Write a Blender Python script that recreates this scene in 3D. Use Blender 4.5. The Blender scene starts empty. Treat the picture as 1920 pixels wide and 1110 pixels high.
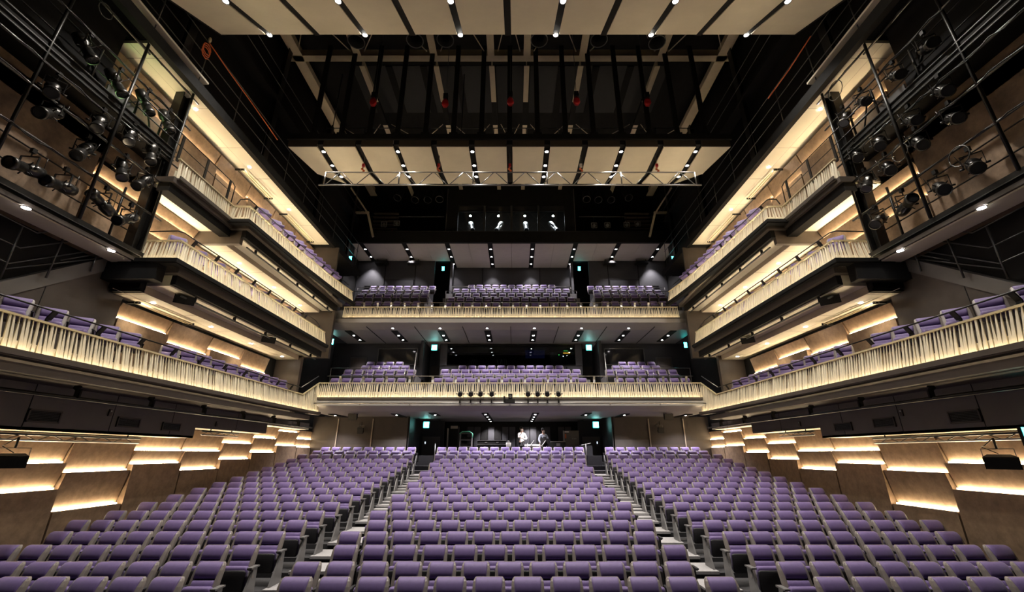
import bpy, bmesh, math, random
from mathutils import Vector, Matrix
random.seed(7)
C = bpy.context.scene.collection
R = math.radians
# ------------------------------------------------------------------ camera, world, exposure
# working frame: camera at z = 0, hall centre at x = 0, depth along +y; everything is lifted by LIFT at the end
LIFT = 2.5
F, CX, CY, CAMX = 803.0, 965.5, 555.0, 0.22
TH = math.atan(295.0 / F)
ST, CT = math.sin(TH), math.cos(TH)
cd = bpy.data.cameras.new('camera')
cd.sensor_width = 36.0
cd.lens = F / 1920.0 * 36.0
cd.shift_x = -(CX - 960.0) / 1920.0
cd.clip_start = 0.05
cd.clip_end = 200
cam = bpy.data.objects.new('camera', cd)
cam.location = (CAMX, 0, 0)
cam.rotation_euler = (R(90) + TH, 0, 0)
C.objects.link(cam)
sc = bpy.context.scene
sc.camera = cam
w = bpy.data.worlds.new('world')
w.use_nodes = True
w.node_tree.nodes['Background'].inputs[0].default_value = (0.9, 0.85, 1.0, 1)
w.node_tree.nodes['Background'].inputs[1].default_value = 0.02
sc.world = w
vs = sc.view_settings
vs.view_transform = 'Standard'
vs.look = 'None'
vs.gamma = 1.0
vs.exposure = 0.0
vs.use_curve_mapping = False
sc.cycles.use_denoising = True
sc.cycles.max_bounces = 6
sc.cycles.diffuse_bounces = 3
sc.cycles.glossy_bounces = 3
sc.cycles.transmission_bounces = 4
sc.cycles.sample_clamp_indirect = 4.0
sc.cycles.caustics_reflective = False
sc.cycles.caustics_refractive = False


def pl(px, py, X=None, Y=None, Z=None):
    """the point of a real plane x=, y= or z= that lies on the line of sight of a pixel of the photograph"""
    u, v = (px - CX) / F, (CY - py) / F
    d = (u, CT - v * ST, ST + v * CT)
    if X is not None:
        s = (X - CAMX) / d[0]
    elif Y is not None:
        s = Y / d[1]
    else:
        s = Z / d[2]
    return Vector((CAMX + u * s, d[1] * s, d[2] * s))


# ------------------------------------------------------------------ materials
def mat(name, col, rough=0.6, metal=0.0, var=0.0, scale=4.0, bump=0.0, bscale=60.0, sheen=0.0, detail=4.0, stretch=None, spec=None):
    m = bpy.data.materials.new(name)
    m.use_nodes = True
    nt = m.node_tree
    b = nt.nodes['Principled BSDF']
    b.inputs['Base Color'].default_value = (*col, 1)
    b.inputs['Roughness'].default_value = rough
    b.inputs['Metallic'].default_value = metal
    if spec is not None:
        b.inputs['Specular IOR Level'].default_value = spec
    if sheen:
        b.inputs['Sheen Weight'].default_value = sheen
    if var or bump:
        tc = nt.nodes.new('ShaderNodeTexCoord')
        src = tc.outputs['Object']
        if stretch:
            mp = nt.nodes.new('ShaderNodeMapping')
            mp.inputs['Scale'].default_value = stretch
            nt.links.new(src, mp.inputs[0])
            src = mp.outputs[0]
    if var:
        n = nt.nodes.new('ShaderNodeTexNoise')
        n.inputs['Scale'].default_value = scale
        n.inputs['Detail'].default_value = detail
        n.inputs['Roughness'].default_value = 0.65
        nt.links.new(src, n.inputs['Vector'])
        r = nt.nodes.new('ShaderNodeValToRGB')
        r.color_ramp.elements[0].position = 0.3
        r.color_ramp.elements[1].position = 0.7
        r.color_ramp.elements[0].color = (*[c * (1 - var) for c in col], 1)
        r.color_ramp.elements[1].color = (*[min(1, c * (1 + var)) for c in col], 1)
        nt.links.new(n.outputs['Fac'], r.inputs[0])
        nt.links.new(r.outputs[0], b.inputs['Base Color'])
    if bump:
        n2 = nt.nodes.new('ShaderNodeTexNoise')
        n2.inputs['Scale'].default_value = bscale
        n2.inputs['Detail'].default_value = 2
        nt.links.new(src, n2.inputs['Vector'])
        bp = nt.nodes.new('ShaderNodeBump')
        bp.inputs['Strength'].default_value = bump
        bp.inputs['Distance'].default_value = 0.01
        nt.links.new(n2.outputs['Fac'], bp.inputs['Height'])
        nt.links.new(bp.outputs[0], b.inputs['Normal'])
    return m


def emit(name, col, strength):
    m = bpy.data.materials.new(name)
    m.use_nodes = True
    nt = m.node_tree
    nt.nodes.remove(nt.nodes['Principled BSDF'])
    e = nt.nodes.new('ShaderNodeEmission')
    e.inputs[0].default_value = (*col, 1)
    e.inputs[1].default_value = strength
    nt.links.new(e.outputs[0], nt.nodes['Material Output'].inputs[0])
    return m


def glass(name):
    m = bpy.data.materials.new(name)
    m.use_nodes = True
    nt = m.node_tree
    nt.nodes.remove(nt.nodes['Principled BSDF'])
    t = nt.nodes.new('ShaderNodeBsdfTransparent')
    t.inputs[0].default_value = (0.85, 0.9, 0.9, 1)
    g = nt.nodes.new('ShaderNodeBsdfGlossy')
    g.inputs['Roughness'].default_value = 0.02
    mx = nt.nodes.new('ShaderNodeMixShader')
    fr = nt.nodes.new('ShaderNodeFresnel')
    fr.inputs[0].default_value = 1.5
    nt.links.new(fr.outputs[0], mx.inputs[0])
    nt.links.new(t.outputs[0], mx.inputs[1])
    nt.links.new(g.outputs[0], mx.inputs[2])
    nt.links.new(mx.outputs[0], nt.nodes['Material Output'].inputs[0])
    return m


M = {
    'purple': mat('purple_fabric', (0.104, 0.063, 0.195), 0.6, var=0.12, scale=9, bump=0.25, bscale=260, sheen=0.25),
    'shell': mat('taupe_plastic_shell', (0.19, 0.165, 0.15), 0.42, var=0.06, scale=3),
    'pan': mat('black_seat_underside', (0.012, 0.011, 0.014), 0.55, var=0.2, scale=30),
    'endgrey': mat('grey_painted_steel', (0.15, 0.145, 0.145), 0.4, metal=0.2, var=0.06, scale=6),
    'black': mat('matt_black_paint', (0.008, 0.0076, 0.0072), 0.75, var=0.25, scale=3, spec=0.2),
    'blackmetal': mat('black_steel', (0.016, 0.015, 0.014), 0.38, metal=0.5, var=0.2, scale=8),
    'pipe': mat('dark_grey_pipe', (0.10, 0.10, 0.095), 0.35, metal=0.7, var=0.15, scale=12),
    'charcoal': mat('charcoal_wall_board', (0.030, 0.030, 0.034), 0.6, var=0.12, scale=2.0),
    'bluegrey': mat('slate_bulkhead_board', (0.11, 0.10, 0.09), 0.6, var=0.1, scale=1.5),
    'brownboard': mat('brown_veneer_board', (0.27, 0.185, 0.12), 0.6, var=0.30, scale=5.5, detail=10, bump=0.15, bscale=40),
    'darkboard': mat('dark_brown_board', (0.055, 0.043, 0.034), 0.6, var=0.15, scale=2),
    'fascia': mat('umber_fascia', (0.075, 0.058, 0.045), 0.5, var=0.1, scale=3),
    'cream': mat('cream_reflector_board', (0.61, 0.55, 0.415), 0.6, var=0.05, scale=1.2),
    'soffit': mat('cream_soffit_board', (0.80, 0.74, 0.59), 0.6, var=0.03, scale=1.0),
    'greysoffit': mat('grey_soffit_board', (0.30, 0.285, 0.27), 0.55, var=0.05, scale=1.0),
    'tansoffit': mat('tan_soffit_board', (0.40, 0.34, 0.27), 0.6, var=0.05, scale=1.0),
    'slat': mat('champagne_slat', (0.56, 0.50, 0.37), 0.45, var=0.10, scale=3.0, stretch=(9, 9, 0.4)),
    'rail': mat('champagne_handrail', (0.55, 0.47, 0.30), 0.35, metal=0.3, var=0.06, scale=4),
    'silver': mat('brushed_steel', (0.42, 0.41, 0.40), 0.3, metal=0.9, var=0.05, scale=10),
    'truss': mat('truss_aluminium', (0.20, 0.20, 0.20), 0.3, metal=0.85, var=0.1, scale=10),
    'beam': mat('cream_steel_beam', (0.55, 0.46, 0.33), 0.5, var=0.08, scale=2),
    'tread': mat('pale_carpet_tread', (0.30, 0.29, 0.295), 0.9, var=0.14, scale=25, bump=0.3, bscale=120),
    'floor': mat('dark_carpet', (0.030, 0.029, 0.032), 0.9, var=0.2, scale=30, bump=0.3, bscale=150),
    'riser': mat('grey_platform_board', (0.13, 0.125, 0.125), 0.7, var=0.12, scale=5),
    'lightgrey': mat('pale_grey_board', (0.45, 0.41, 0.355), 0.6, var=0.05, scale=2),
    'white': mat('white_cloth', (0.75, 0.73, 0.71), 0.7, var=0.05, scale=8),
    'skin': mat('skin', (0.55, 0.33, 0.24), 0.55, var=0.05, scale=12),
    'hair': mat('black_hair', (0.012, 0.010, 0.009), 0.5, var=0.2, scale=40),
    'dark_cloth': mat('black_cloth', (0.014, 0.014, 0.017), 0.8, var=0.2, scale=20),
    'grey_cloth': mat('grey_blue_cloth', (0.30, 0.33, 0.40), 0.8, var=0.08, scale=20),
    'red': mat('red_plastic', (0.45, 0.012, 0.015), 0.4, var=0.1, scale=9),
    'orange': mat('orange_rope', (0.75, 0.16, 0.05), 0.6, var=0.1, scale=40),
    'nightgrey': mat('near_black_board', (0.016, 0.016, 0.016), 0.7, var=0.15, scale=2),
    'lens': mat('dark_lens_glass', (0.02, 0.02, 0.022), 0.08, var=0.1, scale=5),
    'spotbody': mat('lantern_casting', (0.045, 0.043, 0.04), 0.3, metal=0.8, var=0.2, scale=15),
    'green': mat('green_webbing', (0.10, 0.42, 0.28), 0.6, var=0.1, scale=20),
    'doorbrown': mat('dark_door_leaf', (0.05, 0.04, 0.033), 0.5, var=0.1, scale=2),
    'steeldoor': mat('stainless_door', (0.14, 0.13, 0.115), 0.4, metal=0.5, var=0.1, scale=3),
    'glass': glass('window_glass'),
    'led': emit('warm_led', (1.0, 0.79, 0.50), 54.0),
    'ledslat': emit('warm_led_slat', (1.0, 0.79, 0.50), 52.0),
    'ledfill': emit('warm_soffit_fill', (1.0, 0.84, 0.60), 55.0),  # glow of the strips added to brighten the soffits
    'bulb': emit('hall_lamp', (1.0, 0.93, 0.82), 120.0),
    'bulb2': emit('cool_hall_lamp', (1.0, 0.94, 0.95), 40.0),
    'exit': emit('exit_green', (0.05, 0.75, 0.70), 14.0),
    'exitwhite': emit('exit_white', (0.75, 1.0, 0.95), 14.0),
    'scr_green': emit('screen_green', (0.1, 0.9, 0.15), 1.0),
    'scr_amber': emit('screen_amber', (1.0, 0.5, 0.05), 1.0),
    'scr_blue': emit('screen_blue', (0.004, 0.005, 0.022), 0.4),
    'scr_white': emit('indicator_white', (0.6, 0.75, 1.0), 3.0),
    'redled': emit('indicator_red', (1.0, 0.03, 0.02), 3.0),
}


# ------------------------------------------------------------------ mesh helpers
class MB:
    def __init__(s):
        s.v, s.f, s.mi, s.sm = [], [], [], []

    def add(s, vs_, fs, mi=0, smooth=False):
        o = len(s.v)
        s.v += [tuple(p) for p in vs_]
        for f in fs:
            s.f.append([i + o for i in f])
            s.mi.append(mi)
            s.sm.append(smooth)
        return s

    def obox(s, c, ax, ay, az, mi=0):
        c, ax, ay, az = map(Vector, (c, ax, ay, az))
        vs_ = [c + i * ax + j * ay + k * az for i in (-1, 1) for j in (-1, 1) for k in (-1, 1)]
        return s.add(vs_, [(0, 1, 3, 2), (4, 6, 7, 5), (0, 4, 5, 1), (2, 3, 7, 6), (0, 2, 6, 4), (1, 5, 7, 3)], mi)

    def box(s, x0, x1, y0, y1, z0, z1, mi=0):
        return s.obox(((x0 + x1) / 2, (y0 + y1) / 2, (z0 + z1) / 2), ((x1 - x0) / 2, 0, 0), (0, (y1 - y0) / 2, 0), (0, 0, (z1 - z0) / 2), mi)

    def bar(s, p0, p1, wd, ht, mi=0, up=(0, 0, 1)):
        p0, p1, up = Vector(p0), Vector(p1), Vector(up)
        d = (p1 - p0)
        n = d.normalized()
        if abs(n.dot(up)) > 0.99:
            up = Vector((0, 1, 0))
        a = n.cross(up).normalized()
        b = a.cross(n).normalized()
        return s.obox((p0 + p1) / 2, d / 2, a * wd / 2, b * ht / 2, mi)

    def lathe(s, prof, org, axis, n=12, mi=0, smooth=True, caps=True):
        org, axis = Vector(org), Vector(axis).normalized()
        t = Vector((0, 0, 1)) if abs(axis.z) < 0.9 else Vector((1, 0, 0))
        a = axis.cross(t).normalized()
        b = axis.cross(a).normalized()
        vs_, fs = [], []
        for r, h in prof:
            for i in range(n):
                q = 2 * math.pi * i / n
                vs_.append(org + axis * h + (a * math.cos(q) + b * math.sin(q)) * r)
        for k in range(len(prof) - 1):
            for i in range(n):
                j = (i + 1) % n
                fs.append((k * n + i, k * n + j, (k + 1) * n + j, (k + 1) * n + i))
        s.add(vs_, fs, mi, smooth)
        if caps:
            o = len(s.v) - len(vs_)
            for base in (0, (len(prof) - 1) * n):
                s.f.append([o + base + i for i in range(n)])
                s.mi.append(mi)
                s.sm.append(False)
        return s

    def cyl(s, p0, p1, r, n=8, mi=0, r2=None):
        p0, p1 = Vector(p0), Vector(p1)
        d = p1 - p0
        return s.lathe([(r, 0), (r if r2 is None else r2, d.length)], p0, d, n, mi)

    def tube(s, pts, r, n=6, mi=0):
        pts = [Vector(p) for p in pts]
        vs_, fs = [], []
        prev = None
        for i, p in enumerate(pts):
            d = (pts[min(i + 1, len(pts) - 1)] - pts[max(i - 1, 0)]).normalized()
            t = prev if prev is not None else (Vector((0, 0, 1)) if abs(d.z) < 0.9 else Vector((1, 0, 0)))
            a = (t - d * t.dot(d))
            if a.length < 1e-4:
                a = Vector((1, 0, 0)) - d * d.x
            a.normalize()
            prev = a
            b = d.cross(a)
            for k in range(n):
                q = 2 * math.pi * k / n
                vs_.append(p + (a * math.cos(q) + b * math.sin(q)) * r)
        for i in range(len(pts) - 1):
            for k in range(n):
                j = (k + 1) % n
                fs.append((i * n + k, i * n + j, (i + 1) * n + j, (i + 1) * n + k))
        fs.append(list(range(n)))
        fs.append([(len(pts) - 1) * n + k for k in range(n)])
        return s.add(vs_, fs, mi, True)

    def prism(s, poly, axis, t0, t1, mi=0):
        def mk(a, b, t):
            return {'x': (t, a, b), 'y': (a, t, b), 'z': (a, b, t)}[axis]
        n = len(poly)
        vs_ = [mk(a, b, t0) for a, b in poly] + [mk(a, b, t1) for a, b in poly]
        fs = [list(range(n)), list(range(2 * n - 1, n - 1, -1))] + [(i, (i + 1) % n, n + (i + 1) % n, n + i) for i in range(n)]
        return s.add(vs_, fs, mi)

    def loft(s, rings, mi=0, smooth=True):
        n = len(rings[0])
        vs_ = [p for r in rings for p in r]
        fs = []
        for k in range(len(rings) - 1):
            for i in range(n):
                j = (i + 1) % n
                fs.append((k * n + i, k * n + j, (k + 1) * n + j, (k + 1) * n + i))
        fs.append(list(range(n)))
        fs.append([(len(rings) - 1) * n + i for i in range(n)])
        return s.add(vs_, fs, mi, smooth)

    def ball(s, c, rx, ry, rz, n=10, m=6, mi=0):
        rings = []
        for k in range(1, m):
            t = math.pi * k / m
            rings.append([(c[0] + rx * math.sin(t) * math.cos(2 * math.pi * i / n), c[1] + ry * math.sin(t) * math.sin(2 * math.pi * i / n), c[2] + rz * math.cos(t)) for i in range(n)])
        return s.loft(rings, mi)

    def mesh(s, name, mats, off=(0, 0, 0)):
        me = bpy.data.meshes.new(name)
        ox, oy, oz = off
        me.from_pydata([(x - ox, y - oy, z - oz) for x, y, z in s.v], [], s.f)
        for m in (mats if isinstance(mats, (list, tuple)) else [mats]):
            me.materials.append(M[m] if isinstance(m, str) else m)
        me.polygons.foreach_set('material_index', s.mi)
        me.polygons.foreach_set('use_smooth', s.sm)
        bm = bmesh.new()
        bm.from_mesh(me)
        bmesh.ops.recalc_face_normals(bm, faces=bm.faces)
        bm.to_mesh(me)
        bm.free()
        return me

    def build(s, name, mats, parent=None, local=False):
        off = (0, 0, 0)
        if parent is not None and not local:
            p, off = parent, Vector((0, 0, 0))
            while p is not None:
                off = off + Vector(p.location)
                p = p.parent
        o = bpy.data.objects.new(name, s.mesh(name, mats, off))
        C.objects.link(o)
        if parent is not None:
            o.parent = parent
        return o


def tag(o, label, cat, group=None, kind=None):
    o['label'] = label
    o['category'] = cat
    if group:
        o['group'] = group
    if kind:
        o['kind'] = kind
    return o


def thing(name, label, cat, loc, group=None, rz=0.0):
    o = bpy.data.objects.new(name, None)
    o.empty_display_size = 0.1
    o.location = loc
    o.rotation_euler = (0, 0, rz)
    C.objects.link(o)
    return tag(o, label, cat, group)


def struct(o):
    o['kind'] = 'structure'
    return o


def copy_tree(o, parent=None):
    c = o.copy()
    C.objects.link(c)
    if parent is not None:
        c.parent = parent
    for ch in KIDS.get(o.name, ()):
        copy_tree(ch, c)
    return c


KIDS = {}


def note_kids(root):
    for ch in root.children_recursive:
        KIDS.setdefault(ch.parent.name, []).append(ch)


ORD = ['first', 'second', 'third', 'fourth', 'fifth', 'sixth', 'seventh', 'eighth', 'ninth', 'tenth', 'eleventh', 'twelfth', 'thirteenth', 'fourteenth', 'fifteenth', 'sixteenth', 'seventeenth', 'eighteenth']
SIDE = {-1: 'left', 1: 'right'}


def spot(name, parent, loc, target, power, angle, col=(1, 0.93, 0.84), blend=0.6, radius=0.06):
    l = bpy.data.lights.new(name, 'SPOT')
    l.energy, l.spot_size, l.spot_blend, l.color, l.shadow_soft_size = power, R(angle), blend, col, radius
    o = bpy.data.objects.new(name, l)
    loc, target = Vector(loc), Vector(target)
    off = Vector((0, 0, 0))
    p = parent
    while p is not None:
        off = off + Vector(p.location)
        p = p.parent
    o.location = loc - off
    o.rotation_euler = (target - loc).to_track_quat('-Z', 'Y').to_euler()
    C.objects.link(o)
    o.parent = parent
    return o
# ------------------------------------------------------------------ stalls rake
ROWPX = [1082, 1053.5, 1021.7, 996.5, 975, 957.5, 941, 927, 914.6, 904, 893.6, 883.8, 875.4, 867.4, 859.8, 852, 845, 838]
NROW = 18
rowY = [6.886 + 0.9115 * k for k in range(NROW)]
SEATH = 0.86
rowZ = [pl(965.5, ROWPX[k], Y=rowY[k]).z - SEATH for k in range(NROW)]
WX = 10.42            # inner face of the side walls
REARZ = rowZ[-1] + 0.12
poly = [(-0.5, -3.2), (-0.5, rowZ[0])]
for k in range(NROW):
    poly.append((rowY[k] - 0.62, rowZ[k - 1] if k else rowZ[0]))
    poly.append((rowY[k] - 0.62, rowZ[k]))
poly += [(rowY[-1] + 0.35, rowZ[-1]), (rowY[-1] + 0.35, REARZ), (29.0, REARZ), (29.0, -3.2)]
struct(MB().prism(poly, 'x', -WX, WX).build('floor', 'floor'))
for s in (-1, 1):
    mb = MB()
    for k in range(NROW - 2):
        y0 = rowY[k] - 0.66
        y1 = y0 + (0.93 if k >= 8 else 0.72)
        a, b_ = sorted((s * 3.36, s * 4.28))
        mb.box(a, b_, y0, y1, rowZ[k] - 0.02, rowZ[k] + 0.035)
        if 8 <= k < NROW - 3:
            zr = (rowZ[k] + rowZ[k + 1]) / 2 + 0.02
            mb.box(a, b_, y1 - 0.42, y1, zr - 0.03, zr)
    st = mb.build('aisle_stair', 'tread')
    struct(st)
    # platform below the rear side blocks and the low dark wall that closes the aisle
    wl = MB().box(min(s * 3.72, s * 4.42), max(s * 3.72, s * 4.42), 22.0, 22.2, REARZ - 0.5, REARZ + 0.35).build('wall_aisle_end', 'charcoal')
    struct(wl)

# ------------------------------------------------------------------ side walls with lit boards
JY = [5.3, 7.13, 8.95, 10.78, 12.6, 14.45, 16.3, 18.13, 19.95, 21.8, 23.4]


def zpx(px, py):
    return pl(px, py, X=-10.27).z


STALL = {1: (190, 883.5, 170, 951), 2: (131, 867.8, 113, 917), 3: (190, 883.5, 170, 951), 4: (306, 845, 300, 869), 5: (315, 846, 260, 881),
         6: (451, 831.5, 444, 861), 7: (503, 822, 498, 848), 8: (545, 810, 540, 836), 9: (577, 824, 575, 839)}
STZ = {1: (0.0, -0.75), 2: (zpx(131, 867.8), zpx(113, 917)), 3: (zpx(190, 883.5), zpx(170, 951)), 4: (zpx(306, 845), zpx(300, 869)),
       5: (zpx(386, 846), zpx(378, 880)), 6: (zpx(451, 831.5), zpx(444, 861)), 7: (zpx(503, 822), zpx(498, 848)),
       8: (zpx(545, 810), zpx(540, 836)), 9: (zpx(577, 824), zpx(575, 839))}


def board(s, root, y0, y1, zb, zt, strips, material='brownboard', led='led'):
    """one vertical run of wall boards; above each ledge a recessed board is washed by the strip that lies on the ledge"""
    g = 0.025
    zs = [zb] + sorted(strips) + [zt]
    mb = MB()
    for i in range(len(zs) - 1):
        a, b_ = zs[i], zs[i + 1]
        d0 = 0.02 if i else 0.17
        d1 = 0.17
        mb.prism([(s * WX, a), (s * (WX - d0), a), (s * (WX - d1), b_), (s * WX, b_)], 'y', y0 + g, y1 - g)
    p = mb.build('wall_panel', material, root)
    for z in sorted(strips):
        q = MB().box(min(s * (WX - 0.06), s * (WX - 0.09)), max(s * (WX - 0.06), s * (WX - 0.09)), y0 + 0.06, y1 - 0.06, z + 0.004, z + 0.03)
        q.build('light_strip', led, p)


for s in (-1, 1):
    wall = MB().box(min(s * WX, s * 11.2), max(s * WX, s * 11.2), 4.6, 29, -3.2, 17.5).build('wall_' + SIDE[s], 'black')
    struct(wall)
    for i in range(1, 10):
        zt = 0.42 if i < 4 else 0.72 if i < 7 else 1.04
        st = [z for z in STZ[i] if z < zt - 0.06]
        kf = min(range(NROW), key=lambda k: abs(rowY[k] - JY[i]))
        board(s, wall, JY[i], JY[i + 1], rowZ[kf] - 0.3, zt, st)
    for i in range(3, 7):
        board(s, wall, JY[i], JY[i + 1], 1.5, 3.78, [3.36 if i % 2 else 3.14])
    # stair wall before the lit boards: sloping parapet with a paler coping
    MB().prism([(5.3, 1.5), (10.76, 1.5), (10.76, 4.9), (8.07, 2.9), (6.1, 1.5)], 'x', *sorted((s * (WX - 0.16), s * WX))).build('stair_parapet', 'darkboard', wall)
    MB().prism([(6.1, 1.5), (8.07, 2.9), (10.76, 4.9), (10.76, 5.3), (8.07, 3.27), (5.9, 1.6)], 'x', *sorted((s * (WX - 0.19), s * WX))).build('stair_coping', 'bluegrey', wall)
    MB().box(*sorted((s * (WX - 0.165), s * (WX - 0.16))), 8.9, 8.915, 1.5, 3.5).build('panel_joint', 'black', wall)
    for i in range(2, 8):
        board(s, wall, JY[i], JY[i + 1], 4.65, 6.9 if i < 4 else 6.42, [6.56, 5.93] if i < 4 else [6.15 if i % 2 else 5.95])
    for i in range(0, 2):
        board(s, wall, JY[i], JY[i + 1], 4.65, 7.6, [])
    for i in range(0, 9):
        board(s, wall, JY[i], JY[i + 1], 7.12, 10.0, [9.45 if i % 2 else 9.22] if i > 1 else [])
    # plain returns beyond the lit boards
    r1 = MB().box(min(s * 9.3, s * WX), max(s * 9.3, s * WX), 18.9, 19.1, 1.5, 4.1).build('wall_return', 'fascia', wall)

    # ---- tier one slab, its dark underside and the stepped bulkhead under it
    a, b_ = sorted((s * 8.52, s * WX))
    struct(MB().box(a, b_, 3.0, 18.9, 1.34, 1.50).build('balcony_slab', 'fascia'))
    struct(MB().box(*sorted((s * 9.05, s * WX)), 3.0, 18.2, 1.50, 1.95).build('balcony_platform', 'darkboard'))
    for y0, y1, z0, x0 in ((3.0, 13.75, 0.44, 9.60), (13.75, 17.75, 0.74, 9.62), (17.75, 21.4, 1.06, 9.64)):
        bk = MB().box(*sorted((s * x0, s * (x0 + 0.08))), y0, y1, z0, 1.34).build('bulkhead', 'bluegrey')
        struct(bk)
        y = y0 + 0.1
        while y < y1 - 0.3:
            y += 1.93
            if y < y1:
                MB().box(*sorted((s * (x0 - 0.004), s * x0)), y, y + 0.018, z0, 1.34).build('panel_joint', 'black', bk)
        struct(MB().box(*sorted((s * x0, s * WX)), y0, y1, z0, z0 + 0.06).build('soffit_board', 'soffit'))
    # ---- tier two
    struct(MB().box(*sorted((s * 8.56, s * WX)), 10.27, 19.6, 4.42, 4.62).build('balcony_slab', 'darkboard'))
    struct(MB().box(*sorted((s * 8.70, s * 8.84)), 10.45, 19.45, 4.16, 4.42).build('trim_beam', 'black'))
    struct(MB().box(*sorted((s * 8.84, s * 9.45)), 10.45, 19.3, 4.12, 4.42).build('soffit_strip', 'soffit'))
    struct(MB().box(*sorted((s * 9.45, s * WX)), 10.45, 18.9, 3.92, 4.0).build('soffit_board', 'soffit'))
    struct(MB().box(*sorted((s * 9.46, s * WX)), 10.28, 18.9, 4.0, 4.42).build('trim_infill', 'black'))
    struct(MB().box(*sorted((s * 9.46, s * WX)), 10.33, 10.45, 3.93, 4.0).build('trim_infill', 'black'))
    struct(MB().box(*sorted((s * 8.9, s * WX)), 10.0, 10.27, 4.14, 4.62).build('trim_infill', 'black'))
    struct(MB().box(*sorted((s * 9.44, s * 9.449)), 10.45, 18.9, 3.92, 4.12).build('trim_step', 'tansoffit'))
    # ---- tier three: set back near the stage, flush beyond
    struct(MB().box(*sorted((s * 9.12, s * WX)), 9.9, 12.5, 6.98, 7.14).build('balcony_slab', 'darkboard'))
    struct(MB().box(*sorted((s * 8.56, s * WX)), 12.5, 20.6, 6.96, 7.14).build('balcony_slab', 'darkboard'))
    struct(MB().box(*sorted((s * 9.22, s * 9.55)), 9.95, 12.62, 6.72, 6.98).build('trim_beam', 'black'))
    struct(MB().box(*sorted((s * 9.55, s * WX)), 9.95, 12.62, 6.93, 6.98).build('soffit_board', 'soffit'))
    struct(MB().box(*sorted((s * 8.70, s * 8.84)), 12.62, 20.4, 6.70, 6.96).build('trim_beam', 'black'))
    struct(MB().box(*sorted((s * 8.84, s * WX)), 12.62, 12.76, 6.47, 6.93).build('trim_downstand', 'fascia'))
    struct(MB().box(*sorted((s * 8.84, s * 9.40)), 12.76, 20.3, 6.66, 6.96).build('soffit_strip', 'soffit'))
    struct(MB().box(*sorted((s * 9.40, s * WX)), 12.76, 20.0, 6.49, 6.96).build('soffit_board', 'soffit'))
    struct(MB().box(*sorted((s * 9.385, s * 9.395)), 12.76, 20.0, 6.49, 6.66).build('trim_step', 'tansoffit'))
    struct(MB().box(*sorted((s * 8.75, s * WX)), 20.3, 20.5, 4.3, 6.96).build('wall_end', 'darkboard'))
    # ---- ceiling over tier three and the black edge beam
    struct(MB().box(*sorted((s * 9.36, s * WX)), 8.3, 19.9, 10.15, 10.25).build('ceiling_side', 'soffit'))
    struct(MB().box(*sorted((s * 9.18, s * 9.36)), 3.0, 24.0, 10.10, 10.42).build('trim_edge', 'black'))
    struct(MB().box(*sorted((s * 9.36, s * WX)), 19.9, 24.0, 10.13, 10.25).build('ceiling_side', 'black'))
    struct(MB().box(*sorted((s * 9.0, s * WX)), 20.2, 20.3, 7.14, 10.13).build('wall_end', 'darkboard'))
    # ---- open steel side of the house above: dark lining with walkway rails
    struct(MB().box(*sorted((s * 9.95, s * WX)), 3.0, 24.5, 10.3, 17.5).build('wall_upper_' + SIDE[s], 'black'))

# ------------------------------------------------------------------ rear tiers
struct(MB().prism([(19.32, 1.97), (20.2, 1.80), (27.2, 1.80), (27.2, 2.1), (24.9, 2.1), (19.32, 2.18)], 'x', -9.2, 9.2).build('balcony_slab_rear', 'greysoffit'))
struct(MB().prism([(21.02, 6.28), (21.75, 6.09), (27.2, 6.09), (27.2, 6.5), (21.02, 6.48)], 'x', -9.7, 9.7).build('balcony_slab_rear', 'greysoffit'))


def tier_steps(name, data, xw, y_end, z_lo):
    p = [(data[0][0] - 1.0, z_lo), (data[0][0] - 1.0, data[0][1])]
    for i, (y, z) in enumerate(data):
        if i:
            p += [(y - 0.6, data[i - 1][1]), (y - 0.6, z)]
    p += [(y_end, data[-1][1]), (y_end, z_lo)]
    mb = MB()
    for x0, x1 in xw:
        mb.prism(p, 'x', x0, x1)
    struct(mb.build(name, 'riser'))


def rows_from_px(pxs, ys):
    return [(y, pl(965.5, p, Y=y).z - SEATH) for p, y in zip(pxs, ys)]


L1C = rows_from_px((709, 700, 692.5, 685.5), (20.65, 21.58, 22.5, 23.4))
L1S = rows_from_px((709, 693, 685.5, 678.5), (20.65, 21.58, 22.5, 23.4))
L2C = rows_from_px((568, 558, 550, 541.5, 534), (22.3, 23.3, 24.3, 25.3, 26.4))
L2S = rows_from_px((565, 552, 544, 536.3), (22.3, 23.4, 24.4, 25.4))
tier_steps('balcony_steps', L1C, [(-4.2, 4.2)], 24.7, 2.1)
tier_steps('balcony_steps', L1S, [(-9.1, -5.0), (5.0, 9.1)], 24.7, 2.1)
tier_steps('balcony_steps', L2C, [(-4.2, 4.2)], 27.7, 6.3)
tier_steps('balcony_steps', L2S, [(-9.6, -5.1), (5.1, 9.6)], 26.5, 6.3)
for s in (-1, 1):
    mb = MB()
    for k in range(5):
        mb.box(*sorted((s * 4.2, s * 5.0)), 20.2 + 0.55 * k, 25.0, 2.1 + 0.19 * k, 2.29 + 0.19 * k)
    struct(mb.build('aisle_stair', 'lightgrey'))
    mb = MB()
    for k in range(6):
        mb.box(*sorted((s * 4.2, s * 5.1)), 21.9 + 0.6 * k, 28.3, 6.4 + 0.22 * k, 6.62 + 0.22 * k)
    struct(mb.build('aisle_stair', 'lightgrey'))

# rear upper soffit and its black front band
struct(MB().box(-10.9, 10.9, 23.75, 23.95, 12.28, 13.03).build('trim_band', 'black'))
struct(MB().box(-10.9, 10.9, 23.75, 23.95, 13.03, 13.06).build('trim_band', 'pipe'))
struct(MB().box(-10.8, 10.8, 23.95, 28.4, 12.42, 12.6).build('ceiling_rear', 'black'))

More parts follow.
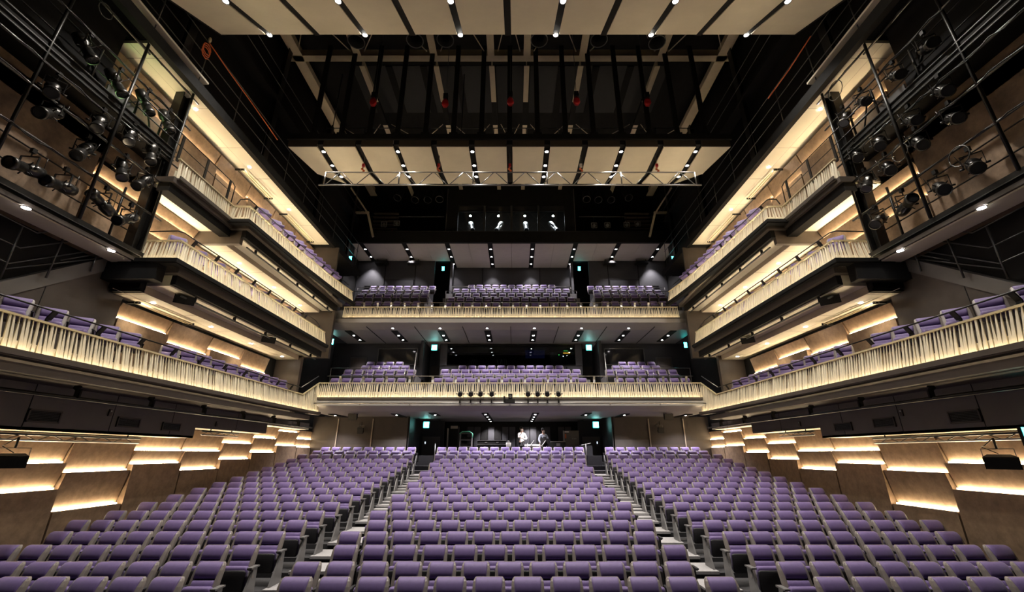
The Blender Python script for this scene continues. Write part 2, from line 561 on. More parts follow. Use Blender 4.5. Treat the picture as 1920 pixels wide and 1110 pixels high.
# rear walls
def wallbox(name, x0, x1, y, z0, z1, m, t=0.15):
    o = MB().box(x0, x1, y, y + t, z0, z1).build(name, m)
    return struct(o)


back = wallbox('wall_rear', -11, 11, 28.8, -3, 17.5, 'black', 0.3)
wt2c = wallbox('wall_upper_tier', -4.2, 4.2, 27.75, 6.4, 12.45, 'charcoal')
for s in (-1, 1):
    MB().box(*sorted((s * 4.05, s * 4.2)), 26.9, 27.75, 8.0, 12.4).build('wall_return', 'charcoal', wt2c)
for x0, x1, z0, z1 in ((-2.05, 1.95, 10.98, 11.03),):
    MB().box(x0, x1, 27.70, 27.75, z0, z1).build('shadow_gap', 'black', wt2c)
MB().box(-2.0, 1.9, 27.66, 27.75, 9.5, 10.96).build('raised_panel', 'charcoal', wt2c)
for x in (-2.06, 1.94):
    MB().box(x, x + 0.04, 27.70, 27.75, 9.5, 12.3).build('shadow_gap', 'black', wt2c)
for s in (-1, 1):
    ws = wallbox('wall_upper_tier', *sorted((s * 5.2, s * 10.4)), 26.55, 6.4, 12.45, 'charcoal')
    cx = s * 7.5
    MB().box(cx - 0.95, cx + 0.95, 26.46, 26.55, 9.75, 10.85).build('raised_panel', 'charcoal', ws)
    MB().box(cx - 1.0, cx + 1.0, 26.50, 26.55, 10.86, 10.9).build('shadow_gap', 'black', ws)
    MB().box(cx - 1.0, cx + 1.0, 26.50, 26.55, 9.68, 9.74).build('shadow_gap', 'black', ws)
    for q in (-1, 1):
        x0, x1 = sorted((cx + q * 1.0, cx + q * 2.3))
        MB().box(x0, x1, 26.50, 26.55, 10.42, 10.47).build('shadow_gap', 'black', ws)
        MB().box(x0 if q > 0 else x1 - 0.03, x0 + 0.03 if q > 0 else x1, 26.50, 26.55, 9.7, 12.4).build('shadow_gap', 'black', ws)
    # first tier side wall with a dark window and a door
    w1 = wallbox('wall_first_tier', *sorted((s * 5.15, s * 8.0)), 24.75, 1.8, 6.1, 'charcoal')
    wi = struct(MB().box(*sorted((s * 5.5, s * 7.75)), 24.70, 24.75, 4.85, 5.75).build('window_' + ('1' if s < 0 else '2'), 'lens'))
    for z in (4.80, 5.75):
        MB().box(*sorted((s * 5.45, s * 7.8)), 24.66, 24.75, z, z + 0.05).build('window_frame', 'pipe', wi)
    for x in (5.45, 7.75):
        MB().box(*sorted((s * x, s * (x + 0.05))), 24.66, 24.75, 4.8, 5.8).build('window_frame', 'pipe', wi)
    wallbox('wall_first_tier', *sorted((s * 8.0, s * 10.4)), 24.75, 1.8, 6.1, 'charcoal')
    dr = struct(MB().box(*sorted((s * 8.5, s * 9.3)), 24.70, 24.75, 3.1, 5.2).build('door_' + ('1' if s < 0 else '2'), 'doorbrown'))
    MB().box(*sorted((s * 8.42, s * 9.38)), 24.72, 24.75, 3.1, 5.28).build('door_frame', 'pipe', dr)
    MB().box(*sorted((s * 8.6, s * 8.64)), 24.62, 24.70, 4.0, 4.25).build('door_handle', 'silver', dr)
    # ends of the side blocks and passages
    struct(MB().box(*sorted((s * 5.0, s * 5.15)), 24.0, 26.2, 1.8, 6.1).build('wall_return', 'charcoal'))
    d2 = struct(MB().box(*sorted((s * 4.15, s * 5.0)), 26.1, 26.2, 1.8, 6.1).build('wall_passage', 'charcoal'))
    struct(MB().box(*sorted((s * 4.25, s * 4.9)), 26.04, 26.1, 2.9, 5.0).build('door_' + ('3' if s < 0 else '4'), 'doorbrown'))
    # stalls: brown-grey panelled screen walls behind the side blocks
    sw = wallbox('wall_stalls_rear', *sorted((s * 5.3, s * 10.3)), 23.25, -1.0, 1.8, 'darkboard')
    for x in (7.15, 8.95):
        MB().box(*sorted((s * x, s * (x + 0.05))), 23.18, 23.25, -1, 1.7).build('wall_post', 'tansoffit', sw)
    MB().box(*sorted((s * 9.0, s * 10.2)), 23.22, 23.25, -0.6, 0.62).build('raised_panel', 'fascia', sw)
    MB().box(*sorted((s * 7.2, s * 8.9)), 23.22, 23.25, -0.6, 0.42).build('raised_panel', 'fascia', sw)
    MB().box(*sorted((s * 5.35, s * 7.1)), 23.22, 23.25, -0.6, 0.66).build('raised_panel', 'bluegrey', sw)
    struct(MB().box(*sorted((s * 5.25, s * 5.35)), 23.25, 26.6, -1, 1.8).build('wall_return', 'charcoal'))
    pz = wallbox('wall_passage', *sorted((s * 3.9, s * 5.3)), 26.0, -1.0, 1.8, 'charcoal')
    MB().box(*sorted((s * 4.1, s * 5.1)), 25.95, 26.0, REARZ, 0.9).build('raised_panel', 'bluegrey', pz)
w1c = wallbox('wall_first_tier', -4.15, 4.15, 24.75, 1.8, 4.78, 'charcoal')
for x in (-1.2, 1.35, 3.2):
    MB().box(x, x + 0.05, 24.71, 24.75, 3.5, 4.7).build('shadow_gap', 'black', w1c)
wallbox('wall_control_room', -4.15, 4.15, 28.2, 4.7, 6.1, 'black')
for s in (-1, 1):
    struct(MB().box(*sorted((s * 3.75, s * 4.15)), 24.70, 24.9, 4.78, 6.1).build('wall_pier', 'charcoal'))
    struct(MB().box(*sorted((s * 4.1, s * 4.2)), 24.9, 28.2, 1.8, 6.1).build('wall_return', 'black'))
cw = struct(MB().box(-3.75, 3.75, 24.80, 24.82, 4.83, 5.95).build('window_3', 'glass'))
MB().box(-3.75, 3.75, 24.74, 24.9, 4.76, 4.83).build('window_sill', 'black', cw)
MB().box(-3.75, 3.75, 24.74, 24.9, 5.93, 6.0).build('window_head', 'black', cw)
# sound area behind the stalls
wb = wallbox('wall_stalls_back', -5.3, 5.3, 27.0, -1.0, 1.8, 'black')
for x in [-3.9 + 0.42 * i for i in range(19)]:
    MB().box(x, x + 0.36, 26.94, 27.0, 0.2, 1.5).build('wall_panel', 'charcoal' if int(x * 10) % 3 else 'black', wb)
# ------------------------------------------------------------------ seats
def rrect(hw, y0, y1, z, c=0.02, n=3):
    """a rounded rectangle ring at height z, from y0 (front) to y1 (back)"""
    pts = []
    hy = (y1 - y0) / 2
    cy = (y0 + y1) / 2
    c = min(c, hw * 0.9, hy * 0.9)
    for sx, sy, a0 in ((1, -1, -90), (1, 1, 0), (-1, 1, 90), (-1, -1, 180)):
        for i in range(n):
            a = R(a0 + 90 * i / (n - 1))
            pts.append((sx * (hw - c) + c * math.cos(a), cy + sy * (hy - c) + c * math.sin(a), z))
    return pts


def seat_meshes():
    def lean(z):
        return -0.16 + 0.16 * (z - 0.40) / 0.46
    P = {}
    # upholstered back: upper cushion, stitched groove, lumbar cushion, one loft
    rings = []
    for z, hw, f in ((0.36, .150, .030), (0.38, .162, .052), (0.47, .168, .066), (0.60, .174, .078), (0.628, .175, .072), (0.640, .175, .052), (0.646, .175, .020), (0.654, .176, .020), (0.660, .176, .048), (0.68, .178, .066),
                     (0.74, .182, .076), (0.80, .186, .072), (0.832, .186, .058), (0.850, .183, .036), (0.860, .172, .008)):
        y = lean(z)
        rings.append(rrect(hw, y - f, y + 0.012, z, 0.028))
    P['backrest'] = MB().loft(rings).mesh('backrest', 'purple')
    # moulded shell with side wings
    mb = MB()
    rings = []
    for z, hw in ((0.33, .205), (0.38, .222), (0.60, .225), (0.78, .222), (0.83, .212), (0.856, .190)):
        y = lean(z)
        rings.append(rrect(hw, y + 0.0, y + 0.05, z, 0.02))
    mb.loft(rings)
    for sg in (-1, 1):
        rr = []
        for z, wo, wi, f in ((0.33, .205, .150, .045), (0.40, .224, .165, .060), (0.60, .226, .170, .062), (0.76, .222, .176, .058), (0.82, .212, .180, .040), (0.85, .195, .180, .015)):
            y = lean(z)
            rr.append([(sg * wo, y + 0.02, z), (sg * wo, y - f * 0.45, z), (sg * (wo - 0.012), y - f * 0.62, z), (sg * wi, y - f * 0.92, z), (sg * (wi - 0.01), y + 0.02, z)])
        mb.loft(rr, 0, False)
    P['shell'] = mb.mesh('back_shell', 'shell')
    # tipped-up seat: purple cushion whose front roll points up, black underside facing the stage
    rings = []
    for y, hw, z0, z1 in ((-0.155, .18, .30, .53), (-0.175, .205, .25, .565), (-0.21, .215, .22, .582), (-0.25, .217, .22, .585), (-0.275, .214, .23, .575), (-0.286, .205, .26, .555)):
        ring = []
        hz = (z1 - z0) / 2
        cz = (z0 + z1) / 2
        for px, y_, pz in rrect(hw, -hz, hz, 0, 0.035):
            ring.append((px, y, cz + y_))
        rings.append(ring)
    P['cushion'] = MB().loft(rings).mesh('seat_cushion', 'purple')
    mb = MB()
    rings = []
    for y, hw, z0, z1 in ((-0.262, .216, .205, .532), (-0.292, .210, .21, .528), (-0.302, .195, .23, .515)):
        hz = (z1 - z0) / 2
        cz = (z0 + z1) / 2
        rings.append([(px, y, cz + y_) for px, y_, pz in rrect(hw, -hz, hz, 0, 0.03)])
    P['under'] = mb.loft(rings).mesh('seat_underside', 'pan')
    P['cushion_down'] = MB().loft([[(px, y, zc + q) for px, q, _ in rrect(hw, -hz, hz, 0, .035)] for y, hw, zc, hz in ((-.12, .19, .42, .05), (-.16, .212, .43, .062), (-.46, .212, .445, .062), (-.53, .20, .44, .05), (-.55, .18, .435, .03))]).mesh('seat_cushion', 'purple')
    mb = MB()
    mb.prism([(-0.05, 0.0), (-0.30, 0.0), (-0.30, 0.025), (-0.22, 0.05), (-0.19, 0.50), (-0.30, 0.53), (-0.30, 0.545), (-0.08, 0.545), (-0.05, 0.40)], 'x', 0.25, 0.28)
    P['frame'] = mb.mesh('side_frame', 'blackmetal')
    mb = MB()
    mb.loft([rrect(.020, -0.33, -0.06, 0.545, .018), rrect(.024, -0.335, -0.055, 0.553, .02), rrect(.022, -0.33, -0.06, 0.568, .018)], 0, False)
    for i, v in enumerate(mb.v):
        mb.v[i] = (v[0] + 0.265, v[1], v[2])
    P['arm'] = mb.mesh('armrest', 'pan')
    for sg, nm in ((1, 'end_r'), (-1, 'end_l')):
        mb = MB()
        x0, x1 = sorted((sg * 0.30, sg * 0.335))
        mb.prism([(-0.16, 0.56), (-0.28, 0.56), (-0.285, 0.50), (-0.56, 0.02), (-0.56, 0.0), (-0.14, 0.0), (-0.14, 0.02)], 'x', x0, x1)
        P[nm] = mb.mesh('end_panel', 'endgrey')
        mb = MB()
        mb.box(min(sg * .27, sg * .355), max(sg * .27, sg * .355), -0.37, -0.13, 0.56, 0.583)
        P[nm + '_arm'] = mb.mesh('end_armrest', 'endgrey')
        mb = MB()
        mb.cyl((sg * 0.335, -0.27, 0.44), (sg * 0.34, -0.27, 0.44), 0.03, 10)
        P[nm + '_badge'] = mb.mesh('number_disc', 'shell')
    return P


SP = seat_meshes()


def put(name, me, parent):
    o = bpy.data.objects.new(name, me)
    C.objects.link(o)
    o.parent = parent
    return o


def make_seat(loc, rz, end, label, group):
    t = thing('theatre_seat', label, 'seat', loc, group, rz)
    put('back_shell', SP['shell'], t)
    put('backrest', SP['backrest'], t)
    c = put('seat_cushion', SP['cushion_down' if rz else 'cushion'], t)
    if not rz:
        put('seat_underside', SP['under'], c)
    put('side_frame', SP['frame'], t)
    put('armrest', SP['arm'], t)
    if end:
        nm = 'end_r' if end > 0 else 'end_l'
        e = put('end_panel', SP[nm], t)
        e['label'] = 'grey steel panel facing the aisle'
        put('number_disc', SP[nm + '_badge'], e)
        put('armrest', SP[nm + '_arm'], t)
    return t


SEATS = []   # (distance weight, loc, rz, end, label, group)
for k in range(NROW):
    n, pit, off = 12, 0.53, 0.13 if k % 2 == 0 else -0.13
    if k == 15:
        n, off = 13, 0.0
    if k == 16:
        n, off = 13, 0.0
    if k == 17:
        n, pit, off = 14, 0.52, 0.0
    for i in range(n):
        x = (i - (n - 1) / 2) * pit + off
        SEATS.append((math.hypot(rowY[k], x * 0.6), (x, rowY[k], rowZ[k]), 0, 0,
                      f'purple tip-up seat {ORD[i]} from the left in {ORD[k]} row of centre stalls block', f'centre stalls seats, {ORD[k]} row'))
    for s in (-1, 1):
        m = 9 if k in (2, 3, 16, 17) else 10
        st = 4.555 + (0.3 if k >= 16 else 0)
        for i in range(m):
            x = s * (st + i * 0.53)
            SEATS.append((math.hypot(rowY[k], x * 0.6), (x, rowY[k], rowZ[k]), 0, -s if i == 0 else 0,
                          f'purple tip-up seat {ORD[i]} from the aisle in {ORD[k]} row of {SIDE[s]} stalls block', f'{SIDE[s]} stalls seats, {ORD[k]} row'))
NEAR = []
for s in (-1, 1):
    ys = [7.05, 7.72, 8.40, 9.02, 9.65, 10.28] + [11.6 + 0.66 * i for i in range(10)]
    for i, y in enumerate(ys):
        it = (y * 0.85 + 1.0, (s * 9.28, y, 1.95), -s * R(44 if i % 3 else 36), 0,
              f'purple seat {ORD[i]} from the stage end behind {SIDE[s]} slatted rail of lowest balcony', f'{SIDE[s]} lowest balcony seats')
        SEATS.append(it)
    for i in range(9):
        SEATS.append((30 + i, (s * 9.25, 10.75 + 0.86 * i, 4.86), -s * R(46), 0, '', ''))
    for i in range(8):
        SEATS.append((40 + i, (s * (9.25 - 0.05 * i), 14.0 + 0.84 * i, 7.78), -s * R(46), 0, '', ''))
    for q, (y, z) in enumerate(L1S):
        n = (7, 7, 5, 4)[q]
        x0 = (8.37, 8.15, 7.65, 7.70)[q]
        for i in range(n):
            SEATS.append((50, (s * (x0 - 0.53 * i), y, z), 0, 0, '', ''))
    for q, (y, z) in enumerate(L2S):
        for i in range(8):
            SEATS.append((60, (s * (9.0 - 0.53 * i - (0.26 if q % 2 else 0.1)), y, z), 0, 0, '', ''))
for q, (y, z) in enumerate(L1C):
    n = (14, 13, 14, 11)[q]
    for i in range(n):
        SEATS.append((50, ((i - (n - 1) / 2) * 0.53, y, z), 0, 0, '', ''))
for q, (y, z) in enumerate(L2C):
    n = (14, 14, 13, 14, 11)[q]
    for i in range(n):
        SEATS.append((60, ((i - (n - 1) / 2) * 0.53, y, z), 0, 0, '', ''))


def in_frame(p):
    y = p[1] * CT + (p[2] + 0.7) * ST
    if y < 1:
        return False
    px = CX + F * (p[0] - CAMX) / y
    py = CY - F * (-p[1] * ST + (p[2] + 0.75) * CT) / y
    return -25 < px < 1945 and py < 1125


SEATS = [q for q in SEATS if in_frame(q[1])]
SEATS.sort(key=lambda q: q[0])
NI = 300
for q in SEATS[:NI]:
    make_seat(q[1], q[2], q[3], q[4], q[5])
# the seats that show smallest: one mass
mb_mats = ['purple', 'shell', 'pan', 'endgrey', 'blackmetal']
keys = [('backrest', 0), ('shell', 1), ('cushion', 0), ('under', 2), ('arm', 2)]
V, Fc, MI, SM = [], [], [], []
for q in SEATS[NI:]:
    (x0, y0, z0), rz, end = q[1], q[2], q[3]
    ca, sa = math.cos(rz), math.sin(rz)
    ks = [('backrest', 0), ('shell', 1), ('cushion_down', 0)] if rz else list(keys)
    if end and q[0] < 29:
        ks += [('end_r' if end > 0 else 'end_l', 3), (('end_r' if end > 0 else 'end_l') + '_arm', 3)]
    for kname, mi in ks:
        me = SP[kname]
        o = len(V)
        V += [(x0 + v.co.x * ca - v.co.y * sa, y0 + v.co.x * sa + v.co.y * ca, z0 + v.co.z) for v in me.vertices]
        for p in me.polygons:
            Fc.append([i + o for i in p.vertices])
            MI.append(mi)
            SM.append(p.use_smooth)
me = bpy.data.meshes.new('distant_seating')
me.from_pydata(V, [], Fc)
for m in mb_mats:
    me.materials.append(M[m])
me.polygons.foreach_set('material_index', MI)
me.polygons.foreach_set('use_smooth', SM)
mo = bpy.data.objects.new('distant_seating', me)
C.objects.link(mo)
tag(mo, 'far rows of small purple seats in the rear stalls and upper balconies', 'seating', None, 'stuff')


# ------------------------------------------------------------------ slatted balcony fronts
def balustrade(name, label, path, inward, hgt=0.67, flare=0.13, led=True, guard=None, board_h=0.22, lip=True, mats=('slat', 'rail', 'fascia'), dens=0.084, zbot=None):
    """path: points of the handrail; inward: function of a point giving the unit vector from the balcony towards the hall"""
    root = thing(name, label, 'balustrade', path[0])
    sl, hr, kb, ld, lp = MB(), MB(), MB(), MB(), MB()
    P_ = [Vector(p) for p in path]
    zb = zbot or [p.z - hgt for p in P_]
    segs = []
    for a, b_ in zip(P_[:-1], P_[1:]):
        dh = Vector((b_.x - a.x, b_.y - a.y, 0)).normalized()
        inn = Vector((dh.y, -dh.x, 0))
        if inn.dot(Vector(inward)) < 0:
            inn = -inn
        segs.append((dh, inn))
    mit = []
    for i in range(len(P_)):
        n0, n1 = segs[max(i - 1, 0)][1], segs[min(i, len(segs) - 1)][1]
        m_ = n0 + n1
        mit.append(m_ / max(0.35, m_.dot(n0)))
    Z = Vector((0, 0, 1))

    def off(i, o, z):
        q = P_[i] + mit[i] * o
        return Vector((q.x, q.y, z))

    def strip(mbx, o0, o1, z0, z1):
        """a bar with a mitred rectangular section along the whole path: offsets o0..o1, heights z0..z1 over the base line"""
        mbx.loft([[off(i, o0, zb[i] + z0), off(i, o1, zb[i] + z0), off(i, o1, zb[i] + z1), off(i, o0, zb[i] + z1)] for i in range(len(P_))], 0, False)

    for k, (a, b_) in enumerate(zip(P_[:-1], P_[1:])):
        d = b_ - a
        dh, inn = segs[k]
        n = max(2, int(d.length / dens))
        for i in range(n):
            t = (i + 0.5 + random.uniform(-0.2, 0.2)) / n
            top = a + d * t
            top.z -= 0.02
            mv = mit[k].lerp(mit[k + 1], t)
            if d.length > 1.5 and 0.1 < t < 0.9:
                mv = inn
            j = random.uniform(-1, 1)
            tw = random.uniform(0.008, 0.017)
            bw = random.uniform(0.033, 0.045)
            bot = a + d * t + mv * (flare + random.uniform(-0.012, 0.012)) + dh * random.uniform(-0.025, 0.025)
            bot.z = zb[k] + (zb[k + 1] - zb[k]) * t
            nrm = inn * 0.012
            dp = inn * (0.008 + 0.008 * j * j)
            skew = inn * random.uniform(-0.012, 0.012)
            q = [top - dh * tw - dp + skew, top + dh * tw - dp - skew, top + dh * tw + dp - skew, top - dh * tw + dp + skew,
                 bot - dh * bw - nrm, bot + dh * bw - nrm, bot + dh * bw + nrm, bot - dh * bw + nrm]
            sl.add(q, [(0, 1, 2, 3), (4, 7, 6, 5), (0, 4, 5, 1), (1, 5, 6, 2), (2, 6, 7, 3), (3, 7, 4, 0)])
    hr.loft([[off(i, -.035, P_[i].z - .018), off(i, .035, P_[i].z - .018), off(i, .035, P_[i].z + .018), off(i, -.035, P_[i].z + .018)] for i in range(len(P_))], 0, False)
    strip(kb, flare - .07, flare - .05, 0, board_h)
    strip(ld, flare + .035, flare + .065, -.02, -.004)
    if lip:
        strip(lp, flare + .115, flare + .145, -.06, .045)
        strip(lp, flare - .10, flare + .115, -.085, -.035)
    sl.build('slat_screen', mats[0], root)
    hr.build('handrail', mats[1], root)
    kb.build('kick_board', mats[0], root)
    if led:
        ld.build('light_strip', 'ledslat', root)
    if lip:
        lp.build('ledge', mats[2], root)
    return root


def guard_rail(root, pts, inn, drop, spacing, matl='blackmetal', r=0.018, first=0.3, kink=0.10):
    """thin top rail on cranked flat brackets"""
    MB().tube(pts, r, 6).build('guard_rail', matl, root)
    for a, b_ in zip(pts[:-1], pts[1:]):
        a, b_ = Vector(a), Vector(b_)
        L = (b_ - a).length
        t = first
        dh = (b_ - a).normalized()
        inn = Vector(inn)
        while t < L:
            p = a + dh * t
            q = p - inn * kink - Vector((0, 0, drop * 0.45))
            e = p - inn * kink * 0.6 - Vector((0, 0, drop))
            mb = MB()
            mb.bar(p, q, 0.10, 0.03, 0, inn)
            mb.bar(q, e, 0.10, 0.03, 0, inn)
            mb.build('bracket', matl, root)
            t += spacing


for s in (-1, 1):
    I = (-s, 0, 0)
    r = balustrade('balustrade', f'slatted champagne front of the lowest {SIDE[s]} side balcony', [(s * 8.7, 3.2, 2.33), (s * 8.7, 18.35, 2.33), (s * 8.60, 19.50, 2.99)], I, zbot=[1.66, 1.66, 1.66])
    guard_rail(r, [(s * 8.82, 3.2, 2.62), (s * 8.82, 18.35, 2.62)], (-s, 0, 0), 0.34, 1.07, first=0.55)
    MB().tube([(s * 8.82, 18.35, 2.62), (s * 8.72, 19.58, 3.3)], 0.018, 6).build('guard_rail', 'silver', r)
    r = balustrade('balustrade', f'slatted champagne front of the middle {SIDE[s]} side balcony', [(s * 9.95, 10.23, 5.33), (s * 8.7, 10.23, 5.33), (s * 8.7, 19.45, 5.33)], (-s, -1, 0), mats=('slat', 'rail', 'black'))
    guard_rail(r, [(s * 8.82, 10.4, 5.66), (s * 8.82, 18.6, 5.66), (s * 8.82, 19.45, 5.45)], (-s, 0, 0), 0.40, 0.98, first=0.5)
    MB().tube([(s * 9.7, 10.33, 5.66), (s * 8.95, 10.33, 5.68), (s * 8.82, 10.4, 5.66)], 0.02, 6).build('guard_rail', 'blackmetal', r)
    r = balustrade('balustrade', f'slatted champagne front of the top {SIDE[s]} side balcony', [(s * 9.24, 12.5, 7.8), (s * 8.7, 12.5, 7.8), (s * 8.62, 15.5, 7.8), (s * 8.42, 18.4, 7.8), (s * 8.27, 19.5, 7.78), (s * 8.05, 20.4, 7.72)], (-s, -1, 0), mats=('slat', 'rail', 'black'))
    guard_rail(r, [(s * 8.82, 12.6, 8.12), (s * 8.72, 15.5, 8.12), (s * 8.5, 18.4, 8.12), (s * 8.2, 20.2, 8.0)], (-s, 0, 0), 0.40, 2.1, first=0.4)
    MB().tube([(s * 9.24, 12.6, 7.95), (s * 9.15, 12.6, 8.14), (s * 8.9, 12.6, 8.15), (s * 8.82, 12.6, 8.12)], 0.02, 6).build('guard_rail', 'blackmetal', r)
    r = balustrade('balustrade', f'unlit grey slatted front beside the {SIDE[s]} lighting gallery, top balcony', [(s * 9.24, 10.0, 7.8), (s * 9.24, 12.5, 7.8)], I, led=False, hgt=0.62, flare=0.06, mats=('slat', 'rail', 'darkboard'))
    MB().tube([(s * 9.34, 8.6, 8.62), (s * 9.34, 12.3, 8.62), (s * 9.34, 12.45, 8.55), (s * 9.34, 12.45, 7.8)], 0.016, 6).build('guard_rail', 'blackmetal', r)
    MB().tube([(s * 9.34, 8.6, 8.25), (s * 9.34, 12.3, 8.25)], 0.012, 6).build('guard_rail', 'blackmetal', r)
    for y in (10.05, 11.1, 12.2):
        MB().bar((s * 9.34, y, 7.75), (s * 9.34, y, 8.62), 0.08, 0.03, 0, (1, 0, 0)).build('post', 'blackmetal', r)
I = (0, -1, 0)
r = balustrade('balustrade', 'long slatted front across the lower rear balcony', [(-8.60, 19.58, 2.99), (8.60, 19.58, 2.99)], I, hgt=0.70, flare=0.08, board_h=0.30, dens=0.084)
guard_rail(r, [(-8.4, 19.75, 3.33), (8.4, 19.75, 3.33)], (0, -1, 0), 0.3, 1.06, 'silver', 0.016, 0.6, 0.08)
r2 = balustrade('balustrade', 'long slatted front across the upper rear balcony', [(-8.75, 21.3, 7.2), (8.75, 21.3, 7.2)], I, hgt=0.66, flare=0.06, board_h=0.28, dens=0.085)
guard_rail(r2, [(-8.3, 21.5, 7.52), (8.3, 21.5, 7.52)], (0, -1, 0), 0.3, 0.72, 'silver', 0.015, 0.5, 0.07)
# thin rails in front of single rows
for nm, x0, x1, y, z in (('lower rear balcony, left block', -8.9, -5.2, 21.15, L1S[1][1] + 0.85), ('lower rear balcony, right block', 5.2, 8.9, 21.15, L1S[1][1] + 0.85),
                         ('upper rear balcony, third centre row', -3.9, 3.9, 23.8, L2C[2][1] + 0.82), ('upper rear balcony, fourth centre row', -3.7, 3.7, 24.8, L2C[3][1] + 0.82),
                         ('upper rear balcony, second left row', -9.2, -5.2, 22.9, L2S[1][1] + 0.86), ('upper rear balcony, third left row', -9.2, -5.2, 23.9, L2S[2][1] + 0.84),
                         ('upper rear balcony, second right row', 5.2, 9.2, 22.9, L2S[1][1] + 0.86), ('upper rear balcony, third right row', 5.2, 9.2, 23.9, L2S[2][1] + 0.84)):
    t = thing('guard_rail', f'thin steel rail in front of seats, {nm}', 'rail', (x0, y, z - 0.85))
    MB().tube([(x0, y, z), (x1, y, z)], 0.016, 6).build('top_rail', 'silver', t)
    n = int((x1 - x0) / 1.3)
    for i in range(n + 1):
        x = x0 + 0.02 + (x1 - x0 - 0.04) * i / n
        MB().cyl((x, y, z - 0.85), (x, y, z), 0.012, 6).build('post', 'silver', t)
for s in (-1, 1):
    t = thing('handrail_post', f'tall pale steel pole by the {SIDE[s]} aisle of the lower rear balcony', 'pole', (s * 4.55, 20.3, 2.3))
    MB().cyl((s * 4.62, 20.3, 2.3), (s * 4.52, 20.3, 4.55), 0.022, 8).build('pole', 'silver', t)
    MB().cyl((s * 4.62, 20.3, 2.3), (s * 4.62, 20.3, 2.34), 0.06, 8).build('base_plate', 'silver', t)
# ------------------------------------------------------------------ hung ceilings and their lamps
def downlight(loc, target, power, angle, label, group, matl='bulb', r=0.07, col=(1, 0.93, 0.84), axis=(0, 0, -1), blend=0.7, h=0.16):
    t = thing('downlight', label, 'lamp', loc, group)
    ax = Vector(axis).normalized()
    p = Vector(loc)
    MB().lathe([(r * 1.25, -h), (r * 1.25, 0.0), (r * 1.05, 0.0), (r * 1.02, -0.02)], p, ax, 12, caps=False).build('housing', 'blackmetal', t)
    fo = -0.03 if h > 0.1 else 0.0
    MB().lathe([(r, fo), (r, fo + 0.008)], p, ax, 12).build('lamp_face', matl, t)
    if power:
        spot('lamp_beam', t, p + ax * 0.02, target, power, angle, col, blend, r)
    return t


def plane_panels(root, name, pts, xs0, xs1, matl, th=0.05):
    """board strips between x0(y) and x1(y) along a profile pts [(y,z),...]"""
    pass


# forestage reflector: tilted, ten boards with open slots between, lamps in every second slot
FY1, FZ1, SL = 9.90, 12.48, 0.54
FY0 = 5.2
rt = thing('acoustic_reflector', 'large tilted cream reflector hung nearest the stage, cut off by top of picture', 'reflector', (0, FY1, FZ1))


def fz(y):
    return FZ1 + (y - FY1) * SL


PIT = 1.52
edges = [i * PIT for i in range(-6, 7)]
for i in range(12):
    x0, x1 = edges[i] + 0.10, edges[i + 1] - 0.10
    if i == 0:
        q = [(-9.0 - 0.1, FY0), (x1, FY0), (x1, FY1), (-9.1, FY1)]
    elif i == 11:
        q = [(x0, FY0), (9.1, FY0), (9.1, FY1), (x0, FY1)]
    else:
        q = [(x0, FY0), (x1, FY0), (x1, FY1), (x0, FY1)]
    mb = MB()
    vs_ = [(x, y, fz(y)) for x, y in q] + [(x, y, fz(y) + 0.06) for x, y in q]
    mb.add(vs_, [(0, 1, 2, 3), (7, 6, 5, 4), (0, 4, 5, 1), (1, 5, 6, 2), (2, 6, 7, 3), (3, 7, 4, 0)])
    mb.build('panel', 'cream', rt)
for i in range(13):
    mb = MB()
    mb.bar((edges[i], FY0, fz(FY0) + 0.32), (edges[i], FY1, fz(FY1) + 0.32), 0.22, 0.5)
    mb.build('slot_box', 'black', rt)
for i in range(7):
    mb = MB().bar((-9.1, FY0 + 0.4 + 0.75 * i, fz(FY0 + 0.4 + 0.75 * i) + 0.62), (9.1, FY0 + 0.4 + 0.75 * i, fz(FY0 + 0.4 + 0.75 * i) + 0.62), 0.08, 0.1).build('carrier_bar', 'blackmetal', rt)
nx = Vector((0, SL, -1)).normalized()
for i in range(6):
    x = (i - 2.5) * 2 * PIT
    downlight((x, FY1 + 0.04, FZ1 + 0.02), (x * 0.9, 12.5, -2), 1250, 100, f'bright lamp at far edge of forestage reflector, {ORD[i]} from the left', 'forestage reflector lamps', r=0.075)
    downlight((x, 8.12, fz(8.12) - 0.06), (x * 0.95, 8.5, -2), 1250, 100, f'bright lamp mid-slope in a slot of forestage reflector, {ORD[i]} from the left', 'forestage reflector lamps', r=0.075)

